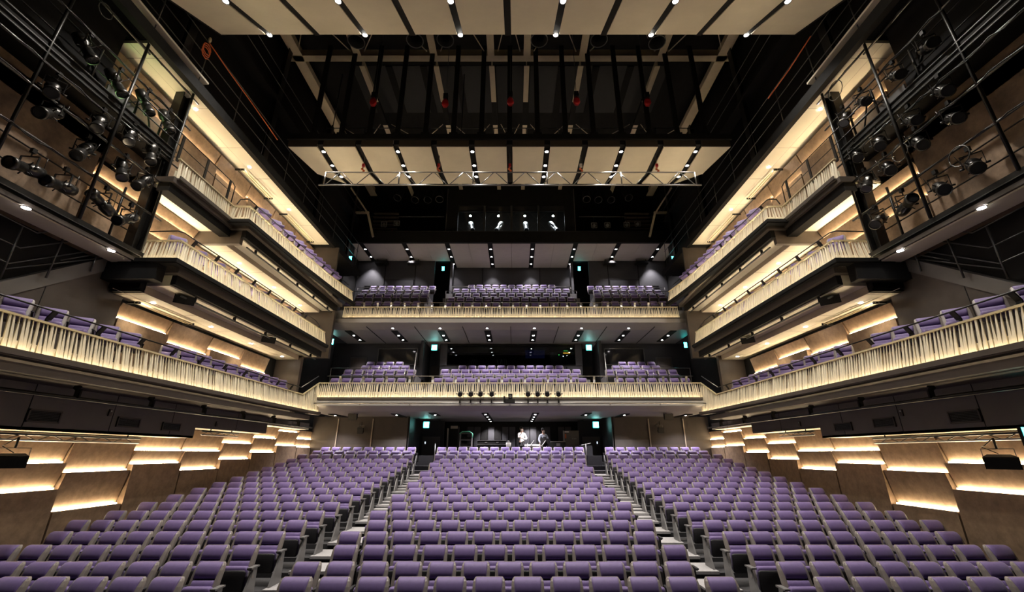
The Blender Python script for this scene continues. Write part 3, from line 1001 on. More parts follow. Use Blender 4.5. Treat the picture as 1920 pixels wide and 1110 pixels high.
# middle reflector: flat with upturned rear, fascia to the front
MZ = 11.5
MY0, MY1, MY2 = 14.02, 15.78, 17.05
MZ2 = MZ + 0.29 * (MY2 - MY1)
rt = thing('acoustic_reflector', 'smaller cream reflector over mid house with lamp rows in dark slots', 'reflector', (0, MY0, MZ))
mpit = 1.515
xs = [-8.85] + [(i - 4.5) * mpit for i in range(10)] + [8.85]
xs = [-8.85] + [(i - 5) * mpit for i in range(11)] + [8.85]
for i in range(len(xs) - 1):
    x0 = xs[i] + (0.12 if i else 0)
    x1 = xs[i + 1] - (0.12 if i < len(xs) - 2 else 0)
    mb = MB()
    xa = x0 if i else x0
    # chamfered outer corners at the rear
    c0 = 1.15 if i == 0 else 0
    c1 = 1.15 if i == len(xs) - 2 else 0
    q = [(x0, MY0, MZ), (x1, MY0, MZ), (x1 - c1 * 0.35, MY1, MZ), (x0 + c0 * 0.35, MY1, MZ), (x1 - c1, MY2, MZ2), (x0 + c0, MY2, MZ2)]
    vs_ = q + [(x, y, z + 0.06) for x, y, z in q]
    mb.add(vs_, [(0, 1, 2, 3), (3, 2, 4, 5), (9, 8, 7, 6), (11, 10, 8, 9), (0, 6, 7, 1), (1, 7, 8, 2), (2, 8, 10, 4), (4, 10, 11, 5), (5, 11, 9, 3), (3, 9, 6, 0)])
    mb.build('panel', 'cream', rt)
    MB().box(x0, x1, MY0 - 0.03, MY0, MZ, MZ + 0.30).build('fascia', 'darkboard', rt)
for i in range(1, len(xs) - 1):
    mb = MB()
    mb.box(xs[i] - 0.11, xs[i] + 0.11, MY0, MY1, MZ + 0.12, MZ + 0.6)
    mb.bar((xs[i], MY1, MZ + 0.36), (xs[i], MY2, MZ2 + 0.36), 0.22, 0.48)
    mb.build('slot_box', 'black', rt)
MB().box(-8.9, 8.9, MY0 - 0.12, MY0 - 0.02, MZ + 0.30, MZ + 0.55).build('edge_beam', 'black', rt)
k = 0
for i in range(6):
    x = (i - 2.5) * 2 * mpit
    for j, (y, z) in enumerate(((14.35, MZ), (15.25, MZ), (16.2, MZ + 0.12))):
        downlight((x, y, z + 0.02), (x * 0.95, y + 1.0 + j * 1.5, -2), 520, 95, f'round lamp in the {ORD[i]} lit slot from the left of middle reflector, {("front", "middle", "rear")[j]} of three', 'middle reflector lamps', r=0.07)
# soffit over the upper rear balcony
rt = thing('ceiling_raft', 'pale grey soffit raft over upper rear balcony with lamps in black slots', 'ceiling', (0, 23.95, 12.3))
pitch = 2.69
sx = [(i - 3.5) * pitch + 0.0 for i in range(8)]
sx = [(i - 3.5) * 2.69 for i in range(8)]
ed = [-10.8] + sx + [10.8]
for i in range(len(ed) - 1):
    x0 = ed[i] + (0.16 if i else 0)
    x1 = ed[i + 1] - (0.16 if i < len(ed) - 2 else 0)
    y1 = 27.7 if abs((x0 + x1) / 2) < 4.4 else 26.6
    mb = MB()
    xm = (x0 + x1) / 2
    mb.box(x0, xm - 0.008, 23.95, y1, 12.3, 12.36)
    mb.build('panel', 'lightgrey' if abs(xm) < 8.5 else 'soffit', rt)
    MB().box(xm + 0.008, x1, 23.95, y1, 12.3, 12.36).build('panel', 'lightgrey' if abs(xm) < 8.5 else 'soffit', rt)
for i, x in enumerate(sx):
    mb = MB().box(x - 0.155, x + 0.155, 23.95, 27.2, 12.36, 12.41).build('slot_box', 'black', rt)
    for j, y in enumerate((24.85, 26.0, 27.15)):
        if j == 2 and abs(x) > 4.5:
            continue
        tgt = (x, y + 0.5, 6) if j < 2 else (x, 27.5, 9)
        downlight((x, y, 12.32), tgt, 700 if j < 2 else 260, 75 if j < 2 else 70, f'lamp in {ORD[i]} slot from left of upper rear soffit, {ORD[j]} from its front', 'upper rear soffit lamps', 'bulb2', 0.075, (1, 0.93, 0.97))

# soffit over the lower rear balcony
rt = thing('ceiling_raft', 'dark grey slotted soffit over lower rear balcony', 'ceiling', (0, 22, 6.07))
lx = [(-8.55), (-6.1), (-3.6), (-1.15), (1.35), (3.85), (6.35), (8.6)]
lx = [-8.6, -6.15, -3.69, -1.23, 1.23, 3.69, 6.15, 8.6]
for i, x in enumerate(lx):
    MB().box(x - 0.17, x + 0.17, 21.85, 24.2, 6.055, 6.088).build('slot_box', 'black', rt)
    if i < 7:
        xm = (x + lx[i + 1]) / 2
        MB().box(xm - 0.01, xm + 0.01, 21.1, 24.6, 6.06, 6.09).build('panel_joint', 'black', rt)
    for j, y in enumerate((21.55, 22.75, 23.75)):
        if j == 0 and i in (0, 7):
            continue
        z = 6.05 if j else 6.12
        downlight((x, y, z), (x, y + 0.2, 2), (300, 260, 260)[j], 85, f'small lamp in {ORD[i]} slot from left under upper rear balcony, {ORD[j]} from its front', 'lamps under upper rear balcony', 'bulb2', 0.055, (1, 0.93, 0.97), h=0.05)
# soffit over the rear stalls
rt = thing('ceiling_raft', 'dark grey slotted soffit over rearmost stalls', 'ceiling', (0, 20.3, 1.79))
for i, (xa, xb, ya, yb) in enumerate(((-9.0, -8.2, 21.5, 24.0), (-6.4, -4.9, 21.3, 25.2), (-3.75, -3.75, 20.9, 22.4), (-1.3, -1.1, 20.9, 26.4), (1.1, 1.3, 20.9, 26.4), (3.75, 3.75, 20.9, 22.4), (6.4, 4.9, 21.3, 25.2), (9.0, 8.2, 21.5, 24.0))):
    if xa > 0 and xa != xb and i > 4:
        pass
    xx = (-8.7, -5.6, -3.7, -1.2, 1.2, 3.7, 5.6, 8.7)[i]
    MB().box(xx - 0.16, xx + 0.16, ya, yb, 1.765, 1.798).build('slot_box', 'black', rt)
    n = (2, 3, 1, 4, 4, 1, 3, 2)[i]
    for j in range(n):
        y = ya + 0.5 + (yb - ya - 0.8) * (j / max(1, n - 1) if n > 1 else 0.5)
        downlight((xx, y, 1.762), (xx, y - 0.1, -2) if j < 3 else (xx, 26.85, 0), 520 if j < 3 else 500, 125 if j < 3 else 95, f'small lamp in {ORD[i]} slot from left above rear stalls, {ORD[j]} from its front', 'lamps over the rear stalls', 'bulb2', 0.045, (1, 0.93, 0.97), h=0.05)

# lights of the side tiers: added unseen strips brighten the cream soffits, plus small round downlights
def fill_strip(name, label, s, x, y0, y1, z, power, tilt, wd=0.25):
    t = thing(name, label, 'lamp', (s * x, y0, z))
    MB().box(*sorted((s * (x - 0.06), s * (x + 0.06))), y0, y1, z - 0.05, z).build('added_strip_base', 'blackmetal', t)
    MB().box(*sorted((s * (x - 0.04), s * (x + 0.04))), y0 + 0.05, y1 - 0.05, z + 0.002, z + 0.012).build('light_strip', 'ledfill', t)  # glowing face of the added strip
    return t


for s in (-1, 1):
    n = SIDE[s]
    for lvl, (x, y0, y1, z) in {'middle': (8.98, 10.6, 19.2, 4.69), 'top': (9.0, 12.8, 19.6, 7.21)}.items():
        fill_strip('added_uplight', f'added unseen glow strip on floor behind the {lvl} {n} side balcony front', s, x, y0, y1, z, 0, 0)
    for lvl, x, z, ys, pw in (('ceiling above top balcony', 9.8, 10.15, (10.6, 13.5, 16.5), 90), ('soffit below top balcony', 9.8, 6.49, (14.2, 16.6, 18.9), 90), ('soffit below middle balcony', 9.8, 3.92, (11.2, 13.6, 15.9, 18.2), 110)):
        for j, y in enumerate(ys):
            downlight((s * x, y, z - 0.005), (s * x, y, z - 3), pw, 110, f'small round downlight in {n} {lvl}, {ORD[j]} from stage', f'{n} balcony downlights', 'bulb', 0.055, (1, 0.82, 0.55), h=0.02)

# fine joints between soffit boards, and a greenish work tube on the left gallery deck
for s in (-1, 1):
    for nm, x0, x1, y0, y1, z, xm in (('top', 9.40, 10.40, 8.3, 19.9, 10.148, 9.93), ('middle', 9.42, 10.40, 12.8, 20.0, 6.488, 9.95), ('lowest', 9.47, 10.40, 10.1, 18.9, 3.918, 9.95)):
        mb = MB()
        y = y0 + 0.45
        while y < y1:
            mb.box(*sorted((s * x0, s * x1)), y, y + 0.012, z - 0.002, z + 0.01)
            y += 1.83
        mb.box(*sorted((s * xm, s * (xm + 0.006))), y0, y1, z - 0.001, z + 0.01)
        struct(mb.build('trim_soffit_joint', 'tansoffit'))
t = thing('work_tube', 'greenish work tube lying on the upper deck of left lighting gallery', 'lamp', (-10.0, 7.6, 8.13))
MB().cyl((-10.0, 7.7, 8.16), (-10.0, 9.3, 8.16), 0.02, 8).build('tube', emit('green_tube', (0.55, 1.0, 0.35), 60.0), t)
MB().box(-10.06, -9.94, 7.6, 9.4, 8.10, 8.13).build('holder', 'blackmetal', t)
# ------------------------------------------------------------------ roof, steel and rigging
struct(MB().box(-12, 12, -6, 29.2, 17.4, 17.6).build('roof', 'black'))
struct(MB().box(-12, 12, -6, -5.8, -3.2, 17.6).build('wall_stage', 'black'))
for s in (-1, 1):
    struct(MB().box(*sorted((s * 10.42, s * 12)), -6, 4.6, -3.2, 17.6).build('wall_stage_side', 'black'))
    struct(MB().box(*sorted((s * 9.92, s * WX)), 4.7, 8.15, 8.2, 17.4).build('wall_shade_panel', 'black'))  # black panel added as shade over the unlit upper brown boards
rp = MB()
for i in range(9):
    x = -6.6 + 1.65 * i
    rp.box(x - 0.62, x + 0.62, 15.6, 18.2, 17.30, 17.40)
rr = MB().box(-7.6, 7.6, 15.4, 18.4, 17.36, 17.395).build('ceiling_panel', 'nightgrey')
struct(rr)
for i in range(8):
    x = -5.8 + 1.65 * i
    MB().box(x - 0.16, x + 0.16, 15.4, 18.4, 17.3, 17.36).build('ceiling_rib', 'black', rr)
BX = (-6.7, -3.35, -0.83, 0.75, 3.2, 6.67)
bz = 16.45
t = thing('roof_beam', 'cream steel cross beam spanning the dark roof behind forestage reflector', 'beam', (0, 14.2, bz))
mb = MB()
mb.box(-9.9, 9.9, 14.05, 14.35, bz - 0.02, bz + 0.02)
mb.build('bottom_flange', 'beam', t)
MB().box(-9.9, 9.9, 14.18, 14.22, bz, bz + 0.5).build('web', 'beam', t)
for i, x in enumerate(BX):
    t = thing('roof_beam', f'cream steel beam running towards the rear of the roof, {ORD[i]} from the left', 'beam', (x, 9, bz), 'cream roof beams')
    MB().box(x - 0.15, x + 0.15, 9.0, 14.05, bz - 0.02, bz + 0.02).build('bottom_flange', 'beam', t)
    MB().box(x - 0.02, x + 0.02, 9.0, 14.05, bz, bz + 0.5).build('web', 'beam', t)
    MB().box(x - 0.12, x + 0.12, 14.6, 16.7, bz - 0.02, bz + 0.02).build('bottom_flange', 'beam', t)
    MB().box(x - 0.02, x + 0.02, 14.6, 16.7, bz, bz + 0.45).build('web', 'beam', t)
    MB().box(x - 0.12, x + 0.12, 18.3, 25.0, bz - 0.02, bz + 0.02).build('bottom_flange', 'beam', t)
    MB().box(x - 0.12, x + 0.12, 16.7, 18.3, bz, bz + 0.2).build('splice', 'black', t)
for s in (-1, 1):
    t = thing('roof_beam', f'broad cream grey girder along the {SIDE[s]} edge of the dark roof', 'beam', (s * 9.4, 9, bz))
    MB().box(*sorted((s * 9.15, s * 9.6)), 8.5, 25.0, bz - .02, bz + .02).build('bottom_flange', 'beam', t)
    MB().box(*sorted((s * 9.34, s * 9.40)), 8.5, 25.0, bz + .02, bz + .6).build('web', 'beam', t)
bx = (-9.6,) + BX + (9.6,)
for i in range(len(bx) - 1):
    a, b_ = bx[i] + 0.3, bx[i + 1] - 0.3
    t = thing('brace', f'thin crossed bracing rods between roof beams, bay {ORD[i]} from the left', 'bracing', (a, 14.0, bz + 0.1), 'roof bracing rods')
    MB().tube([(a, 13.95, bz + 0.12), (b_, 10.2, bz + 0.3)], 0.022, 6).build('rod', 'beam', t)
    MB().tube([(b_, 13.95, bz + 0.12), (a, 10.2, bz + 0.34)], 0.022, 6).build('rod', 'beam', t)
    MB().tube([(a, 18.4, bz + 0.12), (b_, 21.4, bz + 0.3)], 0.02, 6).build('rod', 'beam', t)
    MB().tube([(b_, 18.4, bz + 0.12), (a, 21.4, bz + 0.34)], 0.02, 6).build('rod', 'beam', t)
for i, (px, py) in enumerate(((668, 78), (778, 76), (835, 75), (1011, 75), (1123, 75), (1232, 80))):
    p = pl(px, py, Z=15.3)
    t = thing('air_duct', f'round black air duct mouth in the roof, {ORD[i]} from the left', 'duct', p, 'roof duct mouths')
    MB().lathe([(0.30, 1.0), (0.30, 0.0), (0.34, 0.0), (0.34, 0.04), (0.30, 0.06)], p, (0, 0, 1), 16, caps=False).build('duct_body', 'black', t)
    for dx in (-.3, .3):
        MB().cyl((p.x + dx, p.y, p.z + .9), (p.x + dx, p.y, 17.39), .012, 6).build('hanger', 'black', t)
    MB().tube([p + Vector((0.325 * math.cos(q * math.pi / 10), 0.325 * math.sin(q * math.pi / 10), 0)) for q in range(21)], 0.02, 6).build('duct_rim', 'pipe', t)
for i in range(15):
    x = (i - 7) * 1.13
    t = thing('hanger', f'black steel hanger above middle reflector, {ORD[i]} from the left', 'hanger', (x, 13.96, 12.05), 'black reflector hangers')
    MB().box(x - 0.10, x + 0.10, 13.93, 13.99, 12.05, 16.9).build('strap', 'black', t)
    MB().box(x - 0.17, x + 0.17, 13.9, 14.02, 12.05, 12.13).build('foot', 'black', t)
for i, (px, py) in enumerate(((700, 190), (835, 192), (957, 189), (1081, 188), (1214, 190))):
    p = pl(px, py, Y=13.7)
    t = thing('chain_hoist', f'red chain bag of a hoist in the dark roof, {ORD[i]} from the left', 'hoist', p, 'red hoists')
    MB().loft([[(p.x + q[0], p.y + q[1], p.z + z) for q in rrect(hw, -0.07, 0.07, 0, 0.04)] for z, hw in ((-0.22, .08), (-0.1, .14), (0.05, .12), (0.16, .05))]).build('chain_bag', 'red', t)
    MB().box(p.x - 0.09, p.x + 0.09, p.y - 0.08, p.y + 0.08, p.z + 0.17, p.z + 0.42).build('motor', 'black', t)
    MB().tube([(p.x, p.y, p.z + 0.42), (p.x, p.y, 17.39)], 0.012, 5).build('chain', 'pipe', t)
# walkway with lanterns behind the hangers
t = thing('lighting_bridge', 'black lighting bridge with rails and tiny lanterns above middle reflector', 'bridge', (0, 15.6, 13.6))
MB().box(-8.5, 8.5, 15.9, 16.5, 13.1, 13.2).build('deck', 'black', t)
for z in (13.7, 14.1):
    MB().tube([(-8.5, 15.9, z), (8.5, 15.9, z)], 0.02, 6).build('rail', 'pipe', t)
for i in range(12):
    x = -8.2 + 1.49 * i
    MB().cyl((x, 15.9, 13.1), (x, 15.9, 17.39 if i % 4 == 0 else 14.1), 0.02, 6).build('post', 'blackmetal', t)

# ladder truss hung on chains below the middle reflector
TY, TZ0, TZ1 = 14.55, 10.07, 10.68
tx0, tx1 = pl(607, 346, Y=TY).x, pl(1306, 346, Y=TY).x
t = thing('truss', 'long aluminium ladder truss hung level below middle reflector', 'truss', (0, TY, TZ0))
MB().tube([(tx0 - 0.2, TY, TZ0), (tx1 + 0.2, TY, TZ0)], 0.032, 8).build('bottom_chord', 'truss', t)
MB().tube([(tx0, TY, TZ1), (tx1, TY, TZ1)], 0.026, 8).build('top_chord', 'truss', t)
nb = 24
for i in range(nb):
    x0 = tx0 + (tx1 - tx0) * i / nb
    x1 = tx0 + (tx1 - tx0) * (i + 1) / nb
    za, zb = (TZ0, TZ1) if i % 2 == 0 else (TZ1, TZ0)
    MB().cyl((x0 + 0.03, TY, za), (x1 - 0.03, TY, zb), 0.018, 6).build('lacing', 'truss', t)
for i in range(6):
    x = tx0 + (tx1 - tx0) * i / 5
    MB().cyl((x, TY, TZ0), (x, TY, TZ1), 0.028, 6).build('upright', 'truss', t)
for i, px in enumerate((680, 822, 956, 1090, 1233)):
    p = pl(px, 322, Y=TY)
    t = thing('hoist_chain', f'orange marked lifting chain on the ladder truss, {ORD[i]} from the left', 'chain', (p.x, TY, TZ1), 'truss lifting chains')
    MB().tube([(p.x, TY, TZ1 + 0.16), (p.x, TY, 11.62)], 0.012, 6).build('chain', 'pipe', t)
    MB().tube([(p.x + 0.06 * math.sin(q * 0.7), TY, TZ1 + 0.03 + 0.02 * q) for q in range(10)], 0.03, 6).build('sling', 'orange', t)
    MB().box(p.x - 0.05, p.x + 0.05, TY - 0.04, TY + 0.04, TZ1 + 0.26, TZ1 + 0.40).build('hook_block', 'white' if i == 3 else 'red', t)

# follow-spot room at the top of the rear wall
FYY = 24.25
z0, z1 = 13.06, pl(965, 352, Y=FYY).z
xa, xb = pl(838, 400, Y=FYY).x, pl(1077, 400, Y=FYY).x
wz1 = pl(965, 396, Y=FYY).z
wins = [pl(p, 420, Y=FYY).x for p in (858, 906, 910, 957, 961, 1008, 1012, 1059)]
fr = MB()
fr.box(xa, wins[0], FYY, FYY + 0.12, z0, z1)
fr.box(wins[7], xb, FYY, FYY + 0.12, z0, z1)
fr.box(wins[0], wins[7], FYY, FYY + 0.12, wz1 + 0.42, z1)
wroom = fr.build('wall_projection_room', 'black')
struct(wroom)
struct(MB().box(xa, xb, 27.4, 27.5, z0, z1).build('wall_projection_back', 'bluegrey'))
struct(MB().box(xa, xb, FYY, 27.5, z1, z1 + 0.1).build('ceiling_projection', 'black'))
struct(MB().box(xa, xb, FYY + 0.1, 27.5, 12.62, z0 - 0.02).build('floor_projection', 'black'))
for s_, x in ((-1, xa), (1, xb)):
    struct(MB().box(x - 0.06, x + 0.06, FYY + 0.1, 27.4, z0, z1).build('wall_projection_side', 'bluegrey'))
for i in range(4):
    a, b_ = wins[2 * i], wins[2 * i + 1]
    w_ = struct(MB().box(a, b_, FYY + 0.05, FYY + 0.06, z0, wz1).build('window_%d' % (i + 4), 'glass'))
    MB().box(a, b_, FYY + 0.03, FYY + 0.10, wz1, wz1 + 0.06).build('window_frame', 'blackmetal', w_)
    MB().box(a, b_, FYY + 0.08, FYY + 0.10, wz1 + 0.06, wz1 + 0.42).build('window_panel', 'lens', w_)
    if i:
        MB().box(wins[2 * i - 1], a, FYY, FYY + 0.12, z0, wz1 + 0.42).build('window_post', 'pipe', w_)
    px = (882, 934.5, 984, 1037)[i]
    p = pl(px, 405.5, Y=25.3)
    tl = thing('room_lamp', f'bright ceiling lamp inside follow-spot room, {ORD[i]} from the left', 'lamp', p, 'follow-spot room lamps')
    MB().lathe([(0.07, 0), (0.07, 0.05)], p, (0, 0, 1), 10).build('lamp_face', 'bulb2', tl)
    MB().lathe([(0.08, 0.05), (0.08, 0.2)], p, (0, 0, 1), 10).build('housing', 'blackmetal', tl)
    spot('lamp_beam', tl, p - Vector((0, 0, .03)), p - Vector((0, 0, 3)), 520, 140, (0.9, 0.93, 1))
    MB().cyl((p.x, p.y, p.z + 0.2), (p.x, p.y, z1), 0.01, 5).build('stem', 'black', tl)
    # follow spot on a stand
    q = pl((884, 936, 986, 1038)[i], 428, Y=25.2)
    yaw = (0.25, -0.35, 0.05, 0.5)[i]
    tf = thing('follow_spot', f'long follow spot on stand behind window, {ORD[i]} from the left', 'follow spot', (q.x, q.y, z0), 'follow spots')
    ax = Vector((math.sin(yaw), -math.cos(yaw), -1.15)).normalized()
    c = Vector((q.x, q.y, q.z + 0.12))
    MB().lathe([(0.13, -0.65), (0.17, -0.6), (0.17, 0.0), (0.14, 0.05), (0.13, 0.55), (0.16, 0.6), (0.16, 0.7)], c, ax, 12).build('body', 'silver', tf)
    MB().lathe([(0.145, 0.70), (0.145, 0.72)], c, ax, 12).build('lens', 'lens', tf)
    sx_ = Vector((math.cos(yaw), math.sin(yaw), 0))
    mb = MB()
    mb.bar(c + sx_ * 0.24 + Vector((0, 0, .1)), c + sx_ * 0.24 - Vector((0, 0, .3)), 0.05, 0.02)
    mb.bar(c - sx_ * 0.24 + Vector((0, 0, .1)), c - sx_ * 0.24 - Vector((0, 0, .3)), 0.05, 0.02)
    mb.bar(c - sx_ * 0.24 - Vector((0, 0, .3)), c + sx_ * 0.24 - Vector((0, 0, .3)), 0.05, 0.02)
    mb.build('yoke', 'pipe', tf)
    MB().cyl((q.x, q.y, z0), (q.x, q.y, c.z - 0.3), 0.03, 8).build('stand', 'blackmetal', tf)

# rear catwalk: lanterns, ducts and cream steel either side of the room
for i, (px, py) in enumerate(((720, 421), (744, 419), (1114, 423), (1139, 422.5), (1175, 422), (1195.5, 420))):
    p = pl(px, py, Y=24.4)
    t = thing('floodlight', f'small square-framed lantern on dark rear catwalk, {ORD[i]} from the left', 'lantern', p, 'rear catwalk lanterns')
    ax = Vector((0, -1, -0.2)).normalized()
    MB().lathe([(0.10, -0.3), (0.13, -0.1), (0.12, 0.0)], p, ax, 10).build('body', 'spotbody', t)
    mb = MB()
    for a, b_ in (((-.17, -.17), (.17, -.17)), ((.17, -.17), (.17, .17)), ((.17, .17), (-.17, .17)), ((-.17, .17), (-.17, -.17))):
        mb.bar((p.x + a[0], p.y - 0.03, p.z + a[1]), (p.x + b_[0], p.y - 0.03, p.z + b_[1]), 0.05, 0.05)
    mb.build('frame', 'endgrey', t)
    MB().lathe([(0.11, 0.01), (0.11, 0.02)], p, ax, 10).build('lens', 'silver', t)
    MB().bar((p.x, p.y, p.z + 0.17), (p.x, p.y, pl(732, 417, Y=24.42).z + .44), 0.03, 0.03).build('clamp', 'blackmetal', t)
for s in (-1, 1):
    t = thing('lighting_pipe', f'dark horizontal lantern pipe on the rear catwalk {SIDE[s]} of follow-spot room', 'pipe', (s * 6, 24.4, 14.2))
    p = pl(732, 417, Y=24.42)
    MB().tube([(s * 4.4, 24.42, p.z + 0.42), (s * 9.2, 24.42, p.z + 0.42)], 0.025, 6).build('pipe', 'pipe', t)
    for i, (px, py) in enumerate(((745, 371), (778, 375), (802, 375), (824, 374))):
        p = pl(px, py, Y=24.0)
        p.x = s * abs(p.x - (0.0 if s < 0 else 0.2))
        td = thing('air_duct', f'black duct mouth under rear roof, {SIDE[s]} side, {ORD[i]} counted towards the centre', 'duct', p, f'{SIDE[s]} rear duct mouths')
        ax = Vector((s * 0.15 * (2 - i) * 0.4, -0.5, -1)).normalized()
        MB().lathe([(0.24, -0.9), (0.24, 0)], p, ax, 14, caps=False).build('duct_body', 'black', td)
        MB().cyl(p - ax * .85, (p.x - ax.x * .85, p.y - ax.y * .85, 17.39), .02, 6).build('hanger', 'black', td)
        u = ax.cross(Vector((1, 0, 0))).normalized()
        v_ = ax.cross(u)
        MB().tube([p + (u * math.cos(q * math.pi / 8) + v_ * math.sin(q * math.pi / 8)) * 0.245 for q in range(17)], 0.014, 6).build('duct_rim', 'endgrey', td)

    def m(px, py, Y):
        p = pl(px, py, Y=Y)
        return Vector((s * abs(p.x), p.y, p.z))
    t = thing('steel_frame', f'cream braced steel frame on {SIDE[s]} end of the rear catwalk', 'steel frame', m(690, 443, 23.5))
    MB().bar(m(690, 400, 23.5), m(699.5, 444, 23.5), 0.12, 0.12).build('post', 'beam', t)
    MB().bar(m(628, 399, 23.7), m(692, 399, 23.7), 0.12, 0.14).build('cross_beam', 'beam', t)
    MB().bar(m(617, 352, 20.5), m(664, 420, 24.5), 0.2, 0.14).build('long_beam', 'beam', t)
    MB().bar(m(658, 352, 22.0), m(688, 397, 23.7), 0.07, 0.07).build('brace', 'beam', t)
    MB().bar(m(653, 350, 23.8), m(653, 398, 23.7), 0.04, 0.04).build('hanger_rod', 'pipe', t)
    MB().bar(m(618, 350, 22.0), m(684, 397, 23.6), 0.025, 0.025).build('brace', 'pipe', t)
    for i in range(6):
        MB().box(*sorted((s * 7.4, s * 9.0)), 24.4, 24.6, 13.3 + 0.28 * i, 13.36 + 0.28 * i).build('tread', 'darkboard', t)
    # side walkways of the roof: rails and columns
    t = thing('walkway_rail', f'thin dark walkway rails along the {SIDE[s]} side above the top balcony ceiling', 'rail', (s * 9.3, 5, 10.45))
    for z in (10.95, 11.45, 11.95):
        MB().tube([(s * 9.27, 4.5, z), (s * 9.27, 23.4, z)], 0.016, 5).build('rail', 'pipe', t)
    for i in range(12):
        y = 4.8 + 1.68 * i
        MB().cyl((s * 9.27, y, 10.42), (s * 9.27, y, 11.97), 0.016, 5).build('post', 'pipe', t)
    for i, y in enumerate((9.4, 13.8, 18.4, 22.6)):
        t = thing('column', f'black steel column at {SIDE[s]} upper walkway, {ORD[i]} from the stage', 'column', (s * 9.6, y, 10.42), f'{SIDE[s]} upper columns')
        MB().box(*sorted((s * 9.5, s * 9.53)), y - 0.14, y + 0.14, 10.42, 17.4).build('flange', 'blackmetal', t)
        MB().box(*sorted((s * 9.53, s * 9.75)), y - 0.015, y + 0.015, 10.42, 17.4).build('web', 'blackmetal', t)
    t = thing('upper_walkway', f'second dark walkway high on the {SIDE[s]} side wall', 'walkway', (s * 9.6, 5, 13.6))
    MB().box(*sorted((s * 9.45, s * 9.95)), 4.5, 23.5, 13.55, 13.7).build('deck', 'black', t)
    for z in (14.2, 14.8):
        MB().tube([(s * 9.45, 4.5, z), (s * 9.45, 23.4, z)], 0.016, 5).build('rail', 'pipe', t)
t = thing('rope', 'orange rope coiled on a hook and running down the left roof walkway', 'rope', pl(390, 75, X=-9.2))
a = pl(392, 80, X=-9.2)
MB().tube([a, pl(430, 135, X=-9.2), pl(470, 190, X=-9.22), pl(520, 262, X=-9.22)], 0.018, 6).build('rope_run', 'orange', t)
MB().tube([a + Vector((0.0, 0.16 * math.cos(q * 0.8), 0.16 * math.sin(q * 0.8) - 0.22 - 0.01 * q)) for q in range(24)], 0.016, 5).build('coil', 'orange', t)
MB().ball(tuple(a + Vector((0, 0, .1))), 0.05, 0.05, 0.11).build('hook_light', 'rail', t)
t = thing('rope', 'orange rope hanging along the right roof walkway', 'rope', pl(1520, 68, X=9.2))
MB().tube([pl(1520, 68, X=9.2), pl(1480, 130, X=9.2), pl(1440, 185, X=9.2)], 0.018, 6).build('rope_run', 'orange', t)
# ------------------------------------------------------------------ lighting galleries beside the stage
def lantern(p, aim, label, group, hang=0.44, length=0.70, r=0.122, stand=False):
    """profile lantern: body, lens tube, gate with shutter knobs, yoke, clamp, tail of cable"""
    p, aim = Vector(p), Vector(aim)
    ax = (aim - p).normalized()
    t = thing('stage_light', label, 'stage light', p, group)
    L = length
    MB().lathe([(r * .45, -L * .52), (r * .95, -L * .46), (r * 1.08, -L * .28), (r * 1.08, -L * .12), (r * .82, -L * .06), (r * .82, L * .08)], p, ax, 12).build('body', 'spotbody', t)
    tb = MB().lathe([(r * .80, L * .05), (r * .86, L * .09), (r * .86, L * .30), (r * 1.06, L * .31), (r * 1.06, L * .48), (r * .9, L * .48)], p, ax, 14, caps=False).build('lens_tube', 'spotbody', t)
    MB().lathe([(r * .9, L * .44), (r * .9, L * .45)], p, ax, 14).build('lens', 'lens', tb)
    up = Vector((0, 0, -1 if stand else 1))
    sd = ax.cross(up)
    sd = sd.normalized() if sd.length > 0.05 else Vector((1, 0, 0))
    up2 = up
    w_ = r * 1.35
    mb = MB()
    for q in (-1, 1):
        mb.bar(p + sd * w_ * q, p + sd * w_ * q + up2 * hang * .62, 0.035, 0.012, 0, sd)
    mb.bar(p + sd * w_ + up2 * hang * .62, p - sd * w_ + up2 * hang * .62, 0.035, 0.012)
    for q in (-1, 1):
        mb.cyl(p + sd * w_ * q * .9, p + sd * w_ * q * 1.35, 0.022, 8)
    mb.build('yoke', 'blackmetal', t)
    mb = MB()
    mb.cyl(p + up2 * hang * .62, p + up2 * hang * .82, 0.014, 6)
    mb.box(p.x - .035, p.x + .035, p.y - .04, p.y + .04, p.z + min(up2.z * hang * .82, up2.z * hang), p.z + max(up2.z * hang * .82, up2.z * hang) + .02)
    mb.build('clamp', 'blackmetal', t)
    u = ax.cross(sd).normalized()
    mb = MB()
    for k in range(4):
        d = (sd * math.cos(k * math.pi / 2 + .78) + u * math.sin(k * math.pi / 2 + .78))
        mb.bar(p + d * r * .8, p + d * r * 1.45, 0.02, 0.012, 0, ax)
    mb.build('shutter_knob', 'blackmetal', t)
    a = p - ax * L * .5
    b_ = p + up2 * hang + Vector((0, 0.28, 0))
    pts = []
    for k in range(9):
        f = k / 8
        q = a.lerp(b_, f)
        q.z -= 0.28 * math.sin(f * math.pi) * (1 - .3 * f)
        pts.append(q)
    MB().tube(pts, 0.008, 5).build('cable', 'blackmetal', t)
    return t


